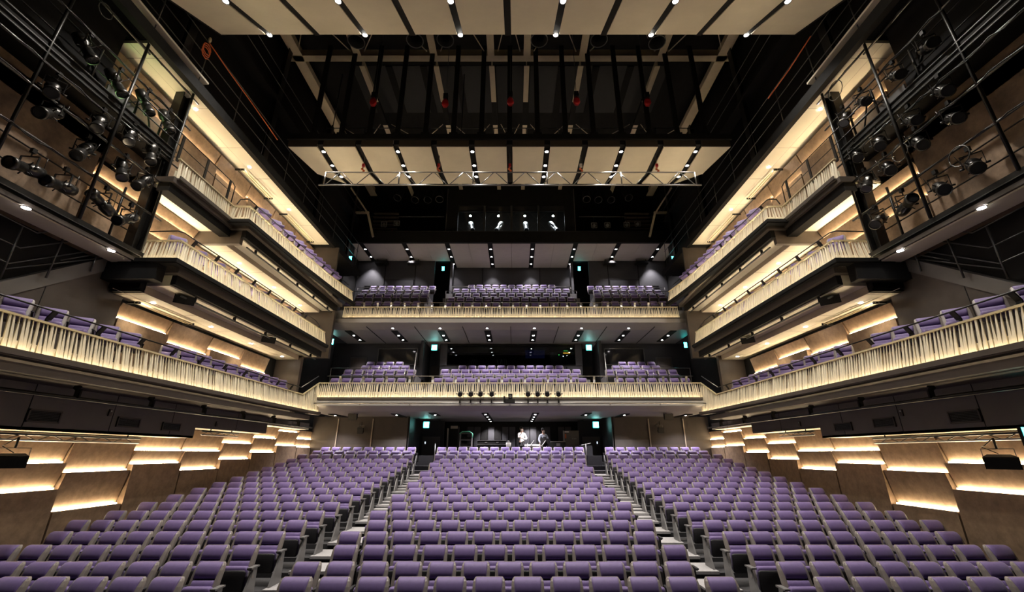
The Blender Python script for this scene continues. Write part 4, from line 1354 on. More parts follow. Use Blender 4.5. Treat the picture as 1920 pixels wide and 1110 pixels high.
PIPES = [  # far end pixel, near end pixel or None (runs on out of the picture)
    ((295, 64), None), ((383, 162), (294, 53)), ((281, 102), None), ((372, 195.5), (278, 88)), ((356.6, 244.6), None),
    ((227, 234.5), None), ((333, 315.5), (222, 222)), ((320, 357), None), ((301.5, 414), None)]
PX = 9.5
for s in (-1, 1):
    nm = SIDE[s]
    t = thing('lighting_gallery', f'black steel lighting gallery with platforms, posts and pipes beside stage on the {nm}', 'lighting gallery', (s * 9.7, 7.5, 4.6))
    # lower platform with pale soffit and layered fascia
    MB().box(*sorted((s * 9.58, s * 10.12)), 3.2, 10.2, 4.60, 4.63).build('soffit_board', 'soffit', t)
    MB().box(*sorted((s * 9.52, s * 10.15)), 3.2, 10.22, 4.63, 4.72).build('platform', 'darkboard', t)
    MB().box(*sorted((s * 9.56, s * 10.15)), 3.2, 10.2, 4.72, 4.80).build('platform', 'black', t)
    MB().box(*sorted((s * 9.50, s * 9.54)), 3.2, 10.22, 4.80, 4.92).build('toe_board', 'blackmetal', t)
    MB().box(*sorted((s * 9.49, s * 9.5)), 3.2, 10.22, 4.79, 4.805).build('edge_strip', 'pipe', t)
    MB().box(*sorted((s * 9.54, s * 10.35)), 3.2, 10.2, 4.80, 4.83).build('deck', 'blackmetal', t)
    # upper platform
    MB().box(*sorted((s * 9.50, s * 10.3)), 3.2, 10.1, 7.78, 8.10).build('upper_platform', 'black', t)
    for z in (7.80, 7.93, 8.09):
        MB().box(*sorted((s * 9.47, s * 9.5)), 3.2, 10.12, z, z + 0.022).build('edge_strip', 'pipe', t)
    # top frame
    MB().box(*sorted((s * 9.40, s * 9.62)), 6.0, 10.05, 10.60, 10.72).build('top_frame', 'blackmetal', t)
    MB().box(*sorted((s * 9.20, s * 9.40)), 6.0, 10.12, 10.64, 10.70).build('top_flange', 'soffit', t)
    MB().box(*sorted((s * 9.62, s * 9.80)), 6.0, 9.4, 10.64, 10.70).build('top_flange', 'soffit', t)
    # grey cabinet boards behind the rails of the upper platform
    for i in range(4):
        MB().box(*sorted((s * 10.02, s * 10.06)), 5.6 + 0.9 * i, 6.4 + 0.9 * i, 8.25, 8.75).build('wall_locker', 'endgrey', t)
    # columns and posts
    cx, cy = s * 9.78, 10.05
    mb = MB()
    mb.box(cx - .13, cx + .13, cy - .14, cy - .11, 4.8, 10.7)
    mb.box(cx - .13, cx + .13, cy + .11, cy + .14, 4.8, 10.7)
    mb.box(cx - .012, cx + .012, cy - .11, cy + .11, 4.8, 10.7)
    mb.build('column', 'blackmetal', t)
    for (x, y, za, zb) in ((9.45, 10.0, 4.9, 10.75), (9.45, 8.33, 4.9, 10.6), (9.5, 6.6, 4.9, 10.6), (9.5, 5.0, 4.9, 8.2), (9.75, 8.58, 4.9, 7.8), (9.75, 9.35, 4.9, 6.4), (9.78, 9.7, 8.1, 9.2), (9.78, 8.9, 8.1, 9.2), (9.78, 7.7, 8.1, 9.2)):
        MB().cyl((s * x, y, za), (s * x, y, zb), 0.034 if x < 9.6 else 0.028, 8).build('post', 'blackmetal', t)
    for z in (5.45, 5.95):
        MB().tube([(s * 9.85, 3.2, z), (s * 9.85, 9.9, z)], 0.018, 6).build('rail', 'blackmetal', t)
    for z in (8.62, 9.12):
        MB().tube([(s * 9.78, 3.2, z), (s * 9.78, 9.9, z)], 0.018, 6).build('rail', 'blackmetal', t)
    for a, b_ in (((8.33, 8.1), (9.2, 9.1)), ((9.2, 9.1), (9.7, 8.1)), ((7.4, 9.1), (8.3, 8.1))):
        MB().bar((s * 9.9, a[0], a[1]), (s * 9.9, b_[0], b_[1]), 0.03, 0.03).build('brace', 'blackmetal', t)
    pipes = []
    for far, near in PIPES:
        p = pl(far[0], far[1], X=-PX)
        y0 = pl(near[0], near[1], X=-PX).y if near else 3.4
        MB().tube([(s * PX, y0, p.z), (s * PX, p.y, p.z)], 0.026, 8).build('pipe', 'pipe', t)
        pipes.append((p.z, y0, p.y))
        # cable dressed along the pipe
        pts = []
        k = int((p.y - y0) / 0.25)
        for i in range(k):
            pts.append((s * (PX - 0.035), y0 + 0.2 + 0.25 * i, p.z + random.uniform(-0.07, 0.03)))
        if len(pts) > 2:
            MB().tube(pts, 0.012, 5).build('cable', 'blackmetal', t)
    for i in range(5):
        y = 5.2 + 1.05 * i + random.uniform(-.2, .2)
        z = random.choice(pipes)[0]
        rr_ = random.uniform(0.16, 0.3)
        MB().tube([(s * (PX - 0.05), y + rr_ * math.cos(q * .5), z - rr_ * 0.9 + rr_ * math.sin(q * .5)) for q in range(14)], 0.011, 5).build('cable_loop', 'pipe', t)
    # downlights in the lower soffit
    for i, (px, py) in enumerate(((49, 390), (209, 470))):
        p = pl(px, py, Z=4.595)
        p.x = s * abs(p.x)
        downlight(p, (p.x, p.y, 0), 35, 110, f'round downlight in pale soffit under {nm} lighting gallery, {("nearer the stage", "nearer the balcony")[i]}', f'{nm} gallery downlights', 'bulb2', 0.07, (1, 0.9, 0.78), h=0.015)
    # stair rails on the dark wall below
    t = thing('stair_rail', f'thin dark stair rails on wall below the {nm} lighting gallery', 'stair rail', (s * 10.2, 7, 2.6))
    for pts in (((-60, 372), (70, 437), (135, 428)), ((-40, 430), (38, 465), (131, 453)), ((-40, 470), (17, 494), (180, 469)), ((114, 488), (192, 475)), ((5, 505), (207, 482))):
        MB().tube([(s * abs(pl(x, y, X=-10.15).x), pl(x, y, X=-10.15).y, pl(x, y, X=-10.15).z) for x, y in pts], 0.014, 6).build('rail', 'pipe', t)
    for a, b_ in (((42, 425), (0, 522)), ((122, 440), (86, 521)), ((185, 470), (170, 509))):
        q0, q1 = pl(*a, X=-10.15), pl(*b_, X=-10.15)
        MB().cyl((s * abs(q0.x), q0.y, q0.z), (s * abs(q1.x), q1.y, q1.z), 0.022, 6).build('post', 'pipe', t)

SPL = [(160, 90), (218, 155), (272, 192), (312, 228), (98, 168), (92, 212), (185, 232), (243, 256), (155, 284), (228, 318), (284, 288), (268, 342), (48, 315), (112, 348), (190, 381), (237, 411)]
SPR = [(1741, 87), (1682, 141), (1620, 190), (1586, 222), (1770, 170), (1712, 226), (1790, 222), (1650, 268), (1608, 292), (1725, 268), (1667, 315), (1628, 343), (1700, 385), (1648, 414), (1828, 311), (1765, 353)]
AIML = [(-6, 9.5, 3), (-6.5, 10.5, 3), (-7.0, 11, 3), (-7.5, 11, 4), (-5, 4, 2), (-7.5, 3, 3), (-7, 6, 3), (-7, 7, 3), (-7.5, 5, 2), (-7, 8, 2), (-8, 9, 2), (-8.3, 6, 2), (-8.6, 1, 3.5), (-8.6, 1, 3.6), (-9.6, -2, 9), (-8.8, 6, 3)]
for s, lst in ((-1, SPL), (1, SPR)):
    for i, (px, py) in enumerate(lst):
        p = pl(px, py, X=s * 9.5)
        a = AIML[i]
        if s > 0:
            a = (6, (2, 3, 4, 8, 3, 3, 3, 6, 6, 4, 5, 8, 0, 8, 4, 4)[i], (5, 4, 4, 4, 3, 3, 3, 3, 3, 2, 2, 2, 6, 3, 2, 2)[i])
        lvl = 'top pipe' if i < 4 else 'middle pipes' if i < 12 else 'lowest pipe'
        j = i if i < 4 else i - 4 if i < 12 else i - 12
        lantern(p, a, f'black profile stage light {ORD[j]} along the {lvl} of {SIDE[s]} lighting gallery', f'{SIDE[s]} gallery stage lights')

# lanterns on the front pipe of the lower rear balcony
pz = pl(965, 756, Y=19.12).z
t = thing('lighting_pipe', 'steel lighting pipe along the front of lower rear balcony', 'pipe', (0, 19.12, pz))
MB().tube([(-9.0, 19.12, pz), (9.0, 19.12, pz)], 0.03, 8).build('pipe', 'silver', t)
for i in range(9):
    x = -8.8 + 2.2 * i
    MB().bar((x, 19.12, pz), (x, 19.34, pz - 0.02), 0.03, 0.03).build('bracket', 'silver', t)
for i, px in enumerate((863, 883, 901, 922, 990, 1008, 1026, 1047)):
    p = pl(px, 738.5, Y=19.05)
    q = lantern(p, (p.x * 0.6, 6, -1.5), f'small black lantern before the lit balcony slats, {ORD[i]} from the left', 'balcony front lanterns', hang=p.z - pz, length=0.36, r=0.10, stand=True)
t = thing('projector_camera', 'small black camera on a bracket at the centre of lower balcony front', 'camera', pl(957, 748, Y=19.05))
p = pl(957, 744, Y=19.02)
MB().box(p.x - .09, p.x + .09, p.y - .08, p.y + .1, p.z - .1, p.z + .12).build('head', 'black', t)
MB().lathe([(.06, 0), (.06, .05)], p + Vector((0, -.08, 0)), (0, -1, 0), 12).build('lens', 'silver', t)
MB().box(p.x - .22, p.x + .2, p.y - .1, p.y + .12, pz + .0, p.z - .1).build('base', 'black', t)
MB().box(p.x - .30, p.x - .22, p.y - .05, p.y + .05, pz + .02, pz + .28).build('microphone', 'blackmetal', t)


# ------------------------------------------------------------------ loudspeakers
def speaker(p, label, s, w_=0.48, h=0.23, d=0.28, top=0.30, face=None):
    p = Vector(p)
    t = thing('loudspeaker', label, 'loudspeaker', p)
    f = Vector(face if face else (-s * 0.75, -0.75, -0.35)).normalized()
    x = f.cross(Vector((0, 0, 1))).normalized()
    u = x.cross(f).normalized()
    fr_ = [p + f * d / 2 + x * w_ / 2 * a + u * h / 2 * b for a, b in ((-1, -1), (1, -1), (1, 1), (-1, 1))]
    bk_ = [p - f * d / 2 + x * w_ / 3 * a + u * h / 3 * b for a, b in ((-1, -1), (1, -1), (1, 1), (-1, 1))]
    MB().add(fr_ + bk_, [(0, 1, 2, 3), (7, 6, 5, 4), (0, 4, 5, 1), (1, 5, 6, 2), (2, 6, 7, 3), (3, 7, 4, 0)]).build('cabinet', 'black', t)
    MB().obox(p + f * (d / 2 + .008), x * w_ * .46, u * h * .44, f * .008).build('grille', 'blackmetal', t)
    z = Vector((0, 0, 1))
    mb = MB()
    for q in (-1, 1):
        mb.bar(p + x * q * w_ * .46, p + x * q * w_ * .46 + z * (h * .5 + .1), .03, .012, 0, x)
    mb.bar(p - x * w_ * .46 + z * (h * .5 + .1), p + x * w_ * .46 + z * (h * .5 + .1), .03, .012)
    mb.build('yoke', 'endgrey', t)
    MB().cyl(p + z * (h * .5 + .1), p + z * (h * .5 + .1 + top), .02, 8).build('hanger', 'blackmetal', t)
    MB().tube([p - f * d * .4 + z * (h * .4), p - f * .3 + z * (h * .5 + .05) + x * .2, p + z * (h * .5 + top * .8) + x * .15, p + z * (h * .5 + .1 + top)], .009, 5).build('cable', 'blackmetal', t)
    return t


for s, q in ((-1, ((345, 562, 8.95), (502, 636, 8.95), (512, 489, 8.95), (20, 862, 9.55))), (1, ((1557, 562, 8.95), (1404, 637, 8.95), (1398, 490, 8.95), (1877, 864, 9.55)))):
    for (px, py, X), where in zip(q, ('under middle side balcony, nearer the stage', 'under middle side balcony, nearer the rear', 'under the top side balcony', 'near stage on batten before lit wall boards')):
        speaker(pl(px, py, X=s * X), f'black loudspeaker on yoke {where}, {SIDE[s]} side', s, top=0.2)
for px, py, s in ((663, 781, -1), (1252, 781, 1)):
    p = pl(px, py, Y=21.0)
    speaker((p.x, p.y, p.z), f'dark loudspeaker hung under {SIDE[s]} end of lower rear balcony', s, .42, .30, .3, .12, (0, -1, -.2))
for px, py, s in ((677, 807, -1), (1238, 806, 1)):
    p = pl(px, py, Y=22.9)
    speaker(p, f'small dark loudspeaker above rearmost stalls seats, {SIDE[s]} side', s, .3, .28, .25, .18, (0, -1, -.2))
for s in (-1, 1):
    # black pipe rail with cranked brackets under the lowest side balcony
    t = thing('pipe_rail', f'black pipe on cranked brackets under lowest {SIDE[s]} side balcony', 'pipe', (s * 8.95, 5, 1.18))
    MB().tube([(s * 8.95, 3.2, 1.08), (s * 8.95, 20.2, 1.08)], .035, 8).build('pipe', 'blackmetal', t)
    for i in range(8):
        y = 5.24 + 1.95 * i
        mb = MB()
        mb.bar((s * 9.05, y, 1.34), (s * 8.95, y, 1.27), .12, .04, 0, (0, 1, 0))
        mb.bar((s * 8.95, y, 1.27), (s * 8.95, y, 1.08), .12, .04, 0, (0, 1, 0))
        mb.build('bracket', 'black', t)
    for (z, x, y0, y1, nmx) in ((4.0, 8.83, 10.9, 19.2, 'middle'), (6.52, 8.83, 13.0, 20.1, 'top')):
        t = thing('pipe_rail', f'steel pipe slung under {nmx} {SIDE[s]} side balcony beam', 'pipe', (s * x, y0, z))
        MB().tube([(s * x, y0, z), (s * x, y1, z)], .028, 8).build('pipe', 'pipe', t)
        for i in range(5):
            y = y0 + .5 + (y1 - y0 - 1) * i / 4
            MB().bar((s * x, y, z), (s * x, y, z + .14), .08, .04, 0, (0, 1, 0)).build('bracket', 'black', t)
    # vents and sensors on the bulkhead
    for i, (a, b_, c_) in enumerate((((54, 766), (109, 791), (50, 791)), ((221, 781), (258, 803), (217, 800)), ((305, 791), (335, 808), (303, 807)))):
        p, q = pl(*a, X=-9.6), pl(*b_, X=-9.6)
        zz0, zz1 = pl(*c_, X=-9.6).z, p.z
        t = thing('vent_grille', f'dark rectangular air vent on the {SIDE[s]} bulkhead, {ORD[i]} from the stage', 'vent', (s * 9.59, p.y, zz0), f'{SIDE[s]} bulkhead vents')
        mb = MB()
        for y0, y1, z0_, z1_ in ((p.y, q.y, zz0, zz0 + .03), (p.y, q.y, zz1 - .03, zz1), (p.y, p.y + .03, zz0, zz1), (q.y - .03, q.y, zz0, zz1)):
            mb.box(*sorted((s * 9.565, s * 9.60)), y0, y1, z0_, z1_)
        mb.build('frame', 'darkboard', t)
        mb = MB().box(*sorted((s * 9.59, s * 9.6)), p.y + .03, q.y - .03, zz0 + .03, zz1 - .03)
        mb.build('backing', 'black', t)
        mb = MB()
        for k in range(6):
            z = zz0 + .05 + (zz1 - zz0 - .1) * k / 5
            mb.box(*sorted((s * 9.575, s * 9.59)), p.y + .03, q.y - .03, z - .006, z + .006)
        mb.build('louvre', 'blackmetal', t)
    for i, (px, py) in enumerate(((206, 774), (406, 795))):
        p = pl(px, py, X=-9.595)
        t = thing('wall_sensor', f'tiny upright sensor plate on the {SIDE[s]} bulkhead, {("nearer stage", "nearer rear")[i]}', 'sensor', (s * 9.59, p.y, p.z), f'{SIDE[s]} bulkhead sensors')
        MB().box(*sorted((s * 9.57, s * 9.6)), p.y - .04, p.y + .04, p.z - .08, p.z + .08).build('plate', 'darkboard', t)
        MB().lathe([(.018, 0), (.018, .01)], (s * 9.57, p.y, p.z + .04), (-s, 0, 0), 8).build('sensor_eye', 'silver', t)
    # ladder-like batten below the bulkhead
    for nmx, ya, yb, px, py in (('near the stage', 4.0, 12.0, 270, 831), ('at mid house', 14.3, 16.2, 430, 818)):
        p = pl(px, py, X=-9.75)
        t = thing('lighting_batten', f'dark double pipe batten before lit wall boards {nmx}, {SIDE[s]} side', 'batten', (s * 9.75, ya, p.z))
        MB().tube([(s * 9.75, ya, p.z), (s * 9.75, yb, p.z)], .024, 6).build('pipe', 'silver', t)
        MB().tube([(s * 9.75, ya, p.z + .11), (s * 9.75, yb, p.z + .11)], .028, 6).build('pipe', 'blackmetal', t)
        mb = MB()
        k = int((yb - ya) / .3)
        for i in range(k):
            mb.bar((s * 9.75, ya + .3 * i, p.z + (.11 if i % 2 else 0)), (s * 9.75, ya + .3 * (i + 1), p.z + (0 if i % 2 else .11)), .014, .014)
        mb.build('lacing', 'blackmetal', t)
        for y in (ya + .4, yb - .4):
            MB().cyl((s * 9.75, y, p.z + .1), (s * 9.75, y, .46 if ya < 10 else .76), .015, 6).build('hanger', 'black', t)
    # thin double battens above the wall boards of the tiers
    for nmx, ya, yb, z in (('lowest', 10.9, 13.0, 3.82), ('top', 13.4, 15.4, 9.98), ('top far', 16.6, 19.3, 9.98)):
        t = thing('lighting_batten', f'slim cream double rail above wall boards of the {nmx} balcony, {SIDE[s]} side', 'batten', (s * 9.98, ya, z))
        for dx in (0, .1):
            MB().box(*sorted((s * (9.92 + dx), s * (9.95 + dx))), ya, yb, z - .02, z + .02).build('rail', 'rail', t)
        MB().box(*sorted((s * 9.9, s * 10.25)), ya, ya + .05, z - .03, z + .03).build('bracket', 'black', t)
        MB().box(*sorted((s * 9.9, s * 10.25)), yb - .05, yb, z - .03, z + .03).build('bracket', 'black', t)

# ------------------------------------------------------------------ exit signs
def exit_sign(px, py, Y, label, w_=.34, side=False, X=None, hang=0.0):
    p = pl(px, py, Y=Y) if X is None else pl(px, py, X=X)
    t = thing('exit_sign', label, 'exit sign', p)
    x, y = (0.03, w_ / 2) if side else (w_ / 2, 0.03)
    MB().box(p.x - x, p.x + x, p.y - y, p.y + y, p.z - .17, p.z + .17).build('housing', 'black', t)
    if hang:
        MB().cyl((p.x, p.y, p.z + .17), (p.x, p.y, p.z + .17 + hang), .012, 6).build('stem', 'black', t)
    if side:
        return t
    f = MB().box(p.x - (w_ / 2 - .015), p.x + (w_ / 2 - .015), p.y - .036, p.y - .03, p.z - .155, p.z + .155).build('face', 'exit', t)
    mb = MB()
    if w_ < .3:
        return t
    mb.box(p.x + .02, p.x + .12, p.y - .040, p.y - .036, p.z - .12, p.z + .12)
    mb.build('door_mark', 'exitwhite', f)
    mb = MB()
    fy0, fy1 = p.y - .042, p.y - .036
    mb.box(p.x - .08, p.x - .05, fy0, fy1, p.z + .065, p.z + .10)
    mb.bar((p.x - .07, p.y - .039, p.z + .06), (p.x - .02, p.y - .039, p.z - .03), .005, .04)
    mb.bar((p.x - .02, p.y - .039, p.z - .03), (p.x + .03, p.y - .039, p.z - .11), .005, .028)
    mb.bar((p.x - .03, p.y - .039, p.z - .03), (p.x - .10, p.y - .039, p.z - .09), .005, .028)
    mb.bar((p.x - .06, p.y - .039, p.z + .045), (p.x + .0, p.y - .039, p.z + .02), .005, .02)
    mb.build('figure_mark', 'exitwhite', f)
    return t


exit_sign(620.5, 641, 23.2, 'green exit sign at left end of lower rear balcony')
exit_sign(814.5, 652, 24.3, 'green exit sign over left aisle of lower rear balcony')
exit_sign(1104, 652, 24.3, 'green exit sign over right aisle of lower rear balcony')
exit_sign(1285, 647, 23.6, 'green exit sign at right end of lower rear balcony', .2)
exit_sign(657, 485.5, 23.4, 'small green exit sign at left end of upper rear balcony', .2)
exit_sign(831, 504, 27.2, 'small green exit sign left of upper rear centre block', .2, hang=.7)
exit_sign(1086, 504, 27.2, 'small green exit sign right of upper rear centre block', .2, hang=.7)
exit_sign(1262, 485.5, 23.4, 'small green exit sign at right end of upper rear balcony', .2)
exit_sign(799.5, 796.5, 24.6, 'green exit sign over left aisle behind the stalls')
exit_sign(1117, 796.5, 24.6, 'green exit sign over right aisle behind the stalls')
exit_sign(1936, 818, None, 'green exit sign on right wall nearest the stage, at the edge of picture', .4, False, 9.7)
# ------------------------------------------------------------------ people and gear behind the stalls
def skinned(name, joints, edges, parent, matl, root=0, sub=1):
    """a body grown over a joint skeleton (Skin + Subdivision)"""
    me = bpy.data.meshes.new(name)
    names = list(joints)
    me.from_pydata([joints[n][0] for n in names], [(names.index(a), names.index(b_)) for a, b_ in edges], [])
    me.materials.append(M[matl])
    o = bpy.data.objects.new(name, me)
    C.objects.link(o)
    o.parent = parent
    md = o.modifiers.new('skin', 'SKIN')
    md.use_smooth_shade = True
    for i, n in enumerate(names):
        r_ = joints[n][1]
        me.skin_vertices[0].data[i].radius = r_ if isinstance(r_, tuple) else (r_, r_)
        me.skin_vertices[0].data[i].use_root = (i == root)
    sb = o.modifiers.new('sub', 'SUBSURF')
    sb.levels = sb.render_levels = sub
    return o


def limb(prefix, pts):
    js, es = {}, []
    prev = None
    for i, (p, r_) in enumerate(pts):
        n = f'{prefix}{i}'
        js[n] = (p, r_)
        if prev:
            es.append((prev, n))
        prev = n
    return js, es


def hand(js, es, wrist, palm, d, side_v, pre):
    """palm plus five fingers that bend"""
    palm, d, sv = Vector(palm), Vector(d).normalized(), Vector(side_v).normalized()
    dn = d.cross(sv).normalized()
    js[pre + 'palm'] = (tuple(palm), (.036, .018))
    es.append((wrist, pre + 'palm'))
    for k, (off, ln) in enumerate(((-.03, .072), (-.01, .085), (.01, .08), (.03, .062))):
        a = palm + d * .035 + sv * off
        b_ = a + d * ln * .55
        c = b_ + d * ln * .35 + dn * ln * .3
        for q, (pt, r_) in enumerate(((a, .009), (b_, .0085), (c, .0075))):
            js[f'{pre}f{k}{q}'] = (tuple(pt), r_)
        es += [(pre + 'palm', f'{pre}f{k}0'), (f'{pre}f{k}0', f'{pre}f{k}1'), (f'{pre}f{k}1', f'{pre}f{k}2')]
    a = palm - sv * .04
    b_ = a - sv * .02 + d * .035
    js[pre + 't0'] = (tuple(a), .010)
    js[pre + 't1'] = (tuple(b_), .009)
    es += [(pre + 'palm', pre + 't0'), (pre + 't0', pre + 't1')]


def person(loc, rz, label, armL, armR, top, cap, sleeve='long', h=1.0, vest=None):
    t = thing('person', label, 'person', loc, None, rz)
    js = {'pelvis': ((0, 0, .95), (.13, .10)), 'waist': ((0, .0, 1.10), (.125, .095)), 'chest': ((0, .0, 1.30), (.15, .105)), 'collar': ((0, .01, 1.43), (.10, .075)),
          'neck': ((0, .0, 1.50), .052), 'jaw': ((0, -.02, 1.575), (.062, .075)), 'skull': ((0, -.01, 1.67), (.076, .092)), 'crown': ((0, .0, 1.735), (.055, .065))}
    es = [('pelvis', 'waist'), ('waist', 'chest'), ('chest', 'collar'), ('collar', 'neck'), ('neck', 'jaw'), ('jaw', 'skull'), ('skull', 'crown')]
    for sg, n in ((-1, 'R'), (1, 'L')):
        l, e = limb('leg' + n, [((sg * .09, 0, .90), .088), ((sg * .105, -.015, .50), .060), ((sg * .11, .02, .12), .042), ((sg * .115, .02, .05), .04), ((sg * .12, -.13, .035), .034)])
        js.update(l)
        es += e + [('pelvis', f'leg{n}0')]
        pts = armL if n == 'L' else armR
        l, e = limb('arm' + n, [(p, r_) for p, r_ in zip(pts, (.055, .044, .038, .028))])
        js.update(l)
        es += e + [('collar', f'arm{n}0')]
        d = Vector(pts[3]) - Vector(pts[2])
        hand(js, es, f'arm{n}3', Vector(pts[3]) + d.normalized() * .055, d, (0.3 * sg, -1, 0) if abs(d.normalized().y) < .8 else (1, 0, 0), 'h' + n)
    body = skinned('body', js, es, t, 'skin')
    # shirt over torso and sleeves
    sj = {k: (js[k][0], tuple(q + .016 for q in js[k][1])) for k in ('pelvis', 'waist', 'chest', 'collar')}
    sj['hem'] = ((0, 0, .87), (.150, .118))
    se = [('hem', 'pelvis'), ('pelvis', 'waist'), ('waist', 'chest'), ('chest', 'collar')]
    for n in 'RL':
        m = 3 if sleeve == 'long' else 2
        for i in range(m + 1):
            v, r_ = js[f'arm{n}{i}']
            if i == m and sleeve == 'long':
                v = Vector(v).lerp(Vector(js[f'arm{n}{i-1}'][0]), .15)
            sj[f'arm{n}{i}'] = (tuple(v), r_ + .014)
            if i:
                se.append((f'arm{n}{i-1}', f'arm{n}{i}'))
        se.append(('collar', f'arm{n}0'))
    skinned('shirt', sj, se, t, top)
    tj = {'pelvis': ((0, 0, .95), (.148, .118))}
    te = []
    for n in 'RL':
        for i in range(3):
            v, r_ = js[f'leg{n}{i}']
            tj[f'leg{n}{i}'] = (v, r_ + .018)
            if i:
                te.append((f'leg{n}{i-1}', f'leg{n}{i}'))
        te.append(('pelvis', f'leg{n}0'))
    skinned('trousers', tj, te, t, 'dark_cloth')
    hm = MB()
    hm.ball((0, .012, 1.70), .094, .108, .088, 14, 8)
    hm.build('hair', 'hair', t, True)
    if cap:
        cm = MB()
        cm.ball((0, .005, 1.735), .100, .115, .075, 14, 6)
        cm.add([(-.08, -.09, 1.735), (.08, -.09, 1.735), (.055, -.20, 1.715), (-.055, -.20, 1.715), (-.08, -.09, 1.725), (.08, -.09, 1.725), (.055, -.20, 1.705), (-.055, -.20, 1.705)],
               [(0, 1, 2, 3), (7, 6, 5, 4), (0, 4, 5, 1), (1, 5, 6, 2), (2, 6, 7, 3), (3, 7, 4, 0)])
        cm.build('cap', 'dark_cloth', t, True)
    mk = MB()
    mk.ball((0, -.055, 1.585), .066, .062, .058, 12, 6)
    mk.build('face_mask', 'white', t, True)
    fe = MB()
    fe.loft([[(q * .012, -.098, 1.635), (q * .0, -.106, 1.635), (-q * .012, -.098, 1.635), (0, -.09, 1.635)] if zz else [(q * .006, -.095, 1.665), (0, -.099, 1.665), (-q * .006, -.095, 1.665), (0, -.09, 1.665)] for zz in (1, 0) for q in (1,)])
    fe.build('nose', 'skin', t, True)
    for q in (-1, 1):
        MB().ball((q * .033, -.088, 1.662), .012, .008, .008, 8, 5).build('eye', 'white', t, True)
        MB().ball((q * .082, .0, 1.645), .012, .022, .034, 8, 5).build('ear', 'skin', t, True)
    if vest:
        vj = {k: (js[k][0], tuple(q + (.034 if k != 'collar' else .02) for q in js[k][1])) for k in ('pelvis', 'waist', 'chest', 'collar')}
        skinned('waistcoat', vj, [('pelvis', 'waist'), ('waist', 'chest'), ('chest', 'collar')], t, vest)
    return t


FZ = REARZ + 0.06
pa = pl(978, 830, Y=23.7)
person((pa.x, 23.7, REARZ), R(28), 'person in white long-sleeved shirt and face mask standing, hand raised to chin, behind back row',
       [(.19, 0, 1.40), (.24, -.10, 1.16), (.06, -.24, 1.14), (-.10, -.25, 1.18)],
       [(-.19, 0, 1.40), (-.25, -.14, 1.18), (-.10, -.24, 1.36), (-.03, -.17, 1.49)], 'white', False)
pb = pl(1019, 830, Y=24.1)
person((pb.x, 24.1, REARZ - 0.06), R(20), 'person in black cap, mask and black waistcoat over pale sleeves behind a dark monitor',
       [(.19, 0, 1.40), (.26, -.05, 1.14), (.20, -.25, 1.02), (.10, -.36, 1.00)],
       [(-.19, 0, 1.40), (-.28, -.05, 1.15), (-.24, -.22, 1.0), (-.14, -.34, 0.98)], 'grey_cloth', True, vest='dark_cloth')

DZ = REARZ + 0.74
dx0, dx1 = 0.35, 3.3
t = thing('control_desk', 'long dark control desk standing behind the back row of centre stalls', 'desk', (1.8, 23.25, REARZ))
MB().box(dx0, dx1, 23.0, 23.5, DZ - .04, DZ).build('desk_top', 'dark_cloth', t)
for x in (dx0 + .05, (dx0 + dx1) / 2, dx1 - .05):
    MB().box(x - .03, x + .03, 23.05, 23.45, REARZ, DZ - .04).build('leg', 'blackmetal', t)


def at(px, py, Y):
    return pl(px, py, Y=Y)


t = thing('monitor', 'black monitor seen from behind in front of the person in a cap', 'monitor', (at(1022, 826, 23.2).x, 23.2, DZ))
p = at(1022, 826, 23.2)
MB().box(p.x - .24, p.x + .24, 23.18, 23.22, DZ + .06, DZ + .42).build('screen_back', 'black', t)
MB().box(p.x - .04, p.x + .04, 23.2, 23.24, DZ, DZ + .2).build('stand', 'blackmetal', t)
MB().box(p.x - .12, p.x + .12, 23.12, 23.3, DZ, DZ + .012).build('foot', 'blackmetal', t)
for i, (px, lab) in enumerate(((998, 'pale tilted script stand beside the person in white'), (1020, 'pale tilted script stand before the black monitor'))):
    p = at(px, 829, 23.1)
    t = thing('script_stand', lab, 'stand', (p.x, 23.1, DZ))
    MB().bar((p.x - .09, 23.1, DZ + .10), (p.x + .09, 23.1, DZ + .33), .26, .02).build('tilted_board', 'white', t)
    MB().cyl((p.x, 23.15, DZ), (p.x, 23.15, DZ + .2), .014, 6).build('stem', 'blackmetal', t)
    MB().lathe([(.09, 0), (.09, .012)], (p.x, 23.12, DZ), (0, 0, 1), 12).build('base', 'blackmetal', t)
p = at(1001, 836, 23.05)
t = thing('mixing_console', 'grey sloping mixing console on desk before the two people', 'console', (p.x, 23.1, DZ))
MB().prism([(22.98, DZ), (23.45, DZ), (23.45, DZ + .14), (22.98, DZ + .05)], 'x', p.x - .45, p.x + .45).build('body', 'bluegrey', t)
mb = MB()
for i in range(16):
    mb.box(p.x - .4 + .053 * i, p.x - .385 + .053 * i, 23.1, 23.13, DZ + .075, DZ + .10)
mb.build('fader_caps', 'silver', t)
for i, (px, m_) in enumerate(((989, 'white'), (1012, 'orange'))):
    p = at(px, 833, 23.02)
    t = thing('drink_bottle', ('clear white bottle', 'small bottle with orange cap')[i] + ' standing on the control desk', 'bottle', (p.x, 23.02, DZ + .06))
    MB().lathe([(.03, 0), (.032, .02), (.032, .13), (.012, .17), (.012, .19)], (p.x, 23.0, DZ + .0), (0, 0, 1), 10).build('bottle', 'white' if i == 0 else 'lightgrey', t)
    MB().lathe([(.015, .19), (.015, .21)], (p.x, 23.0, DZ), (0, 0, 1), 10).build('cap', m_ if i else 'silver', t)
p = at(953.5, 834, 22.9)
t = thing('paper_bag', 'white bag with upright handle left behind back row near the middle', 'bag', (p.x, 22.9, REARZ))
zb = p.z - .14
MB().loft([[(p.x + x, 22.9 + y, zb + z) for x, y, _ in rrect(.12 * f, -.05, .05, 0, .02)] for z, f in ((0, .9), (.12, 1.0), (.22, 1.05), (.24, .9))]).build('bag_body', 'white', t)
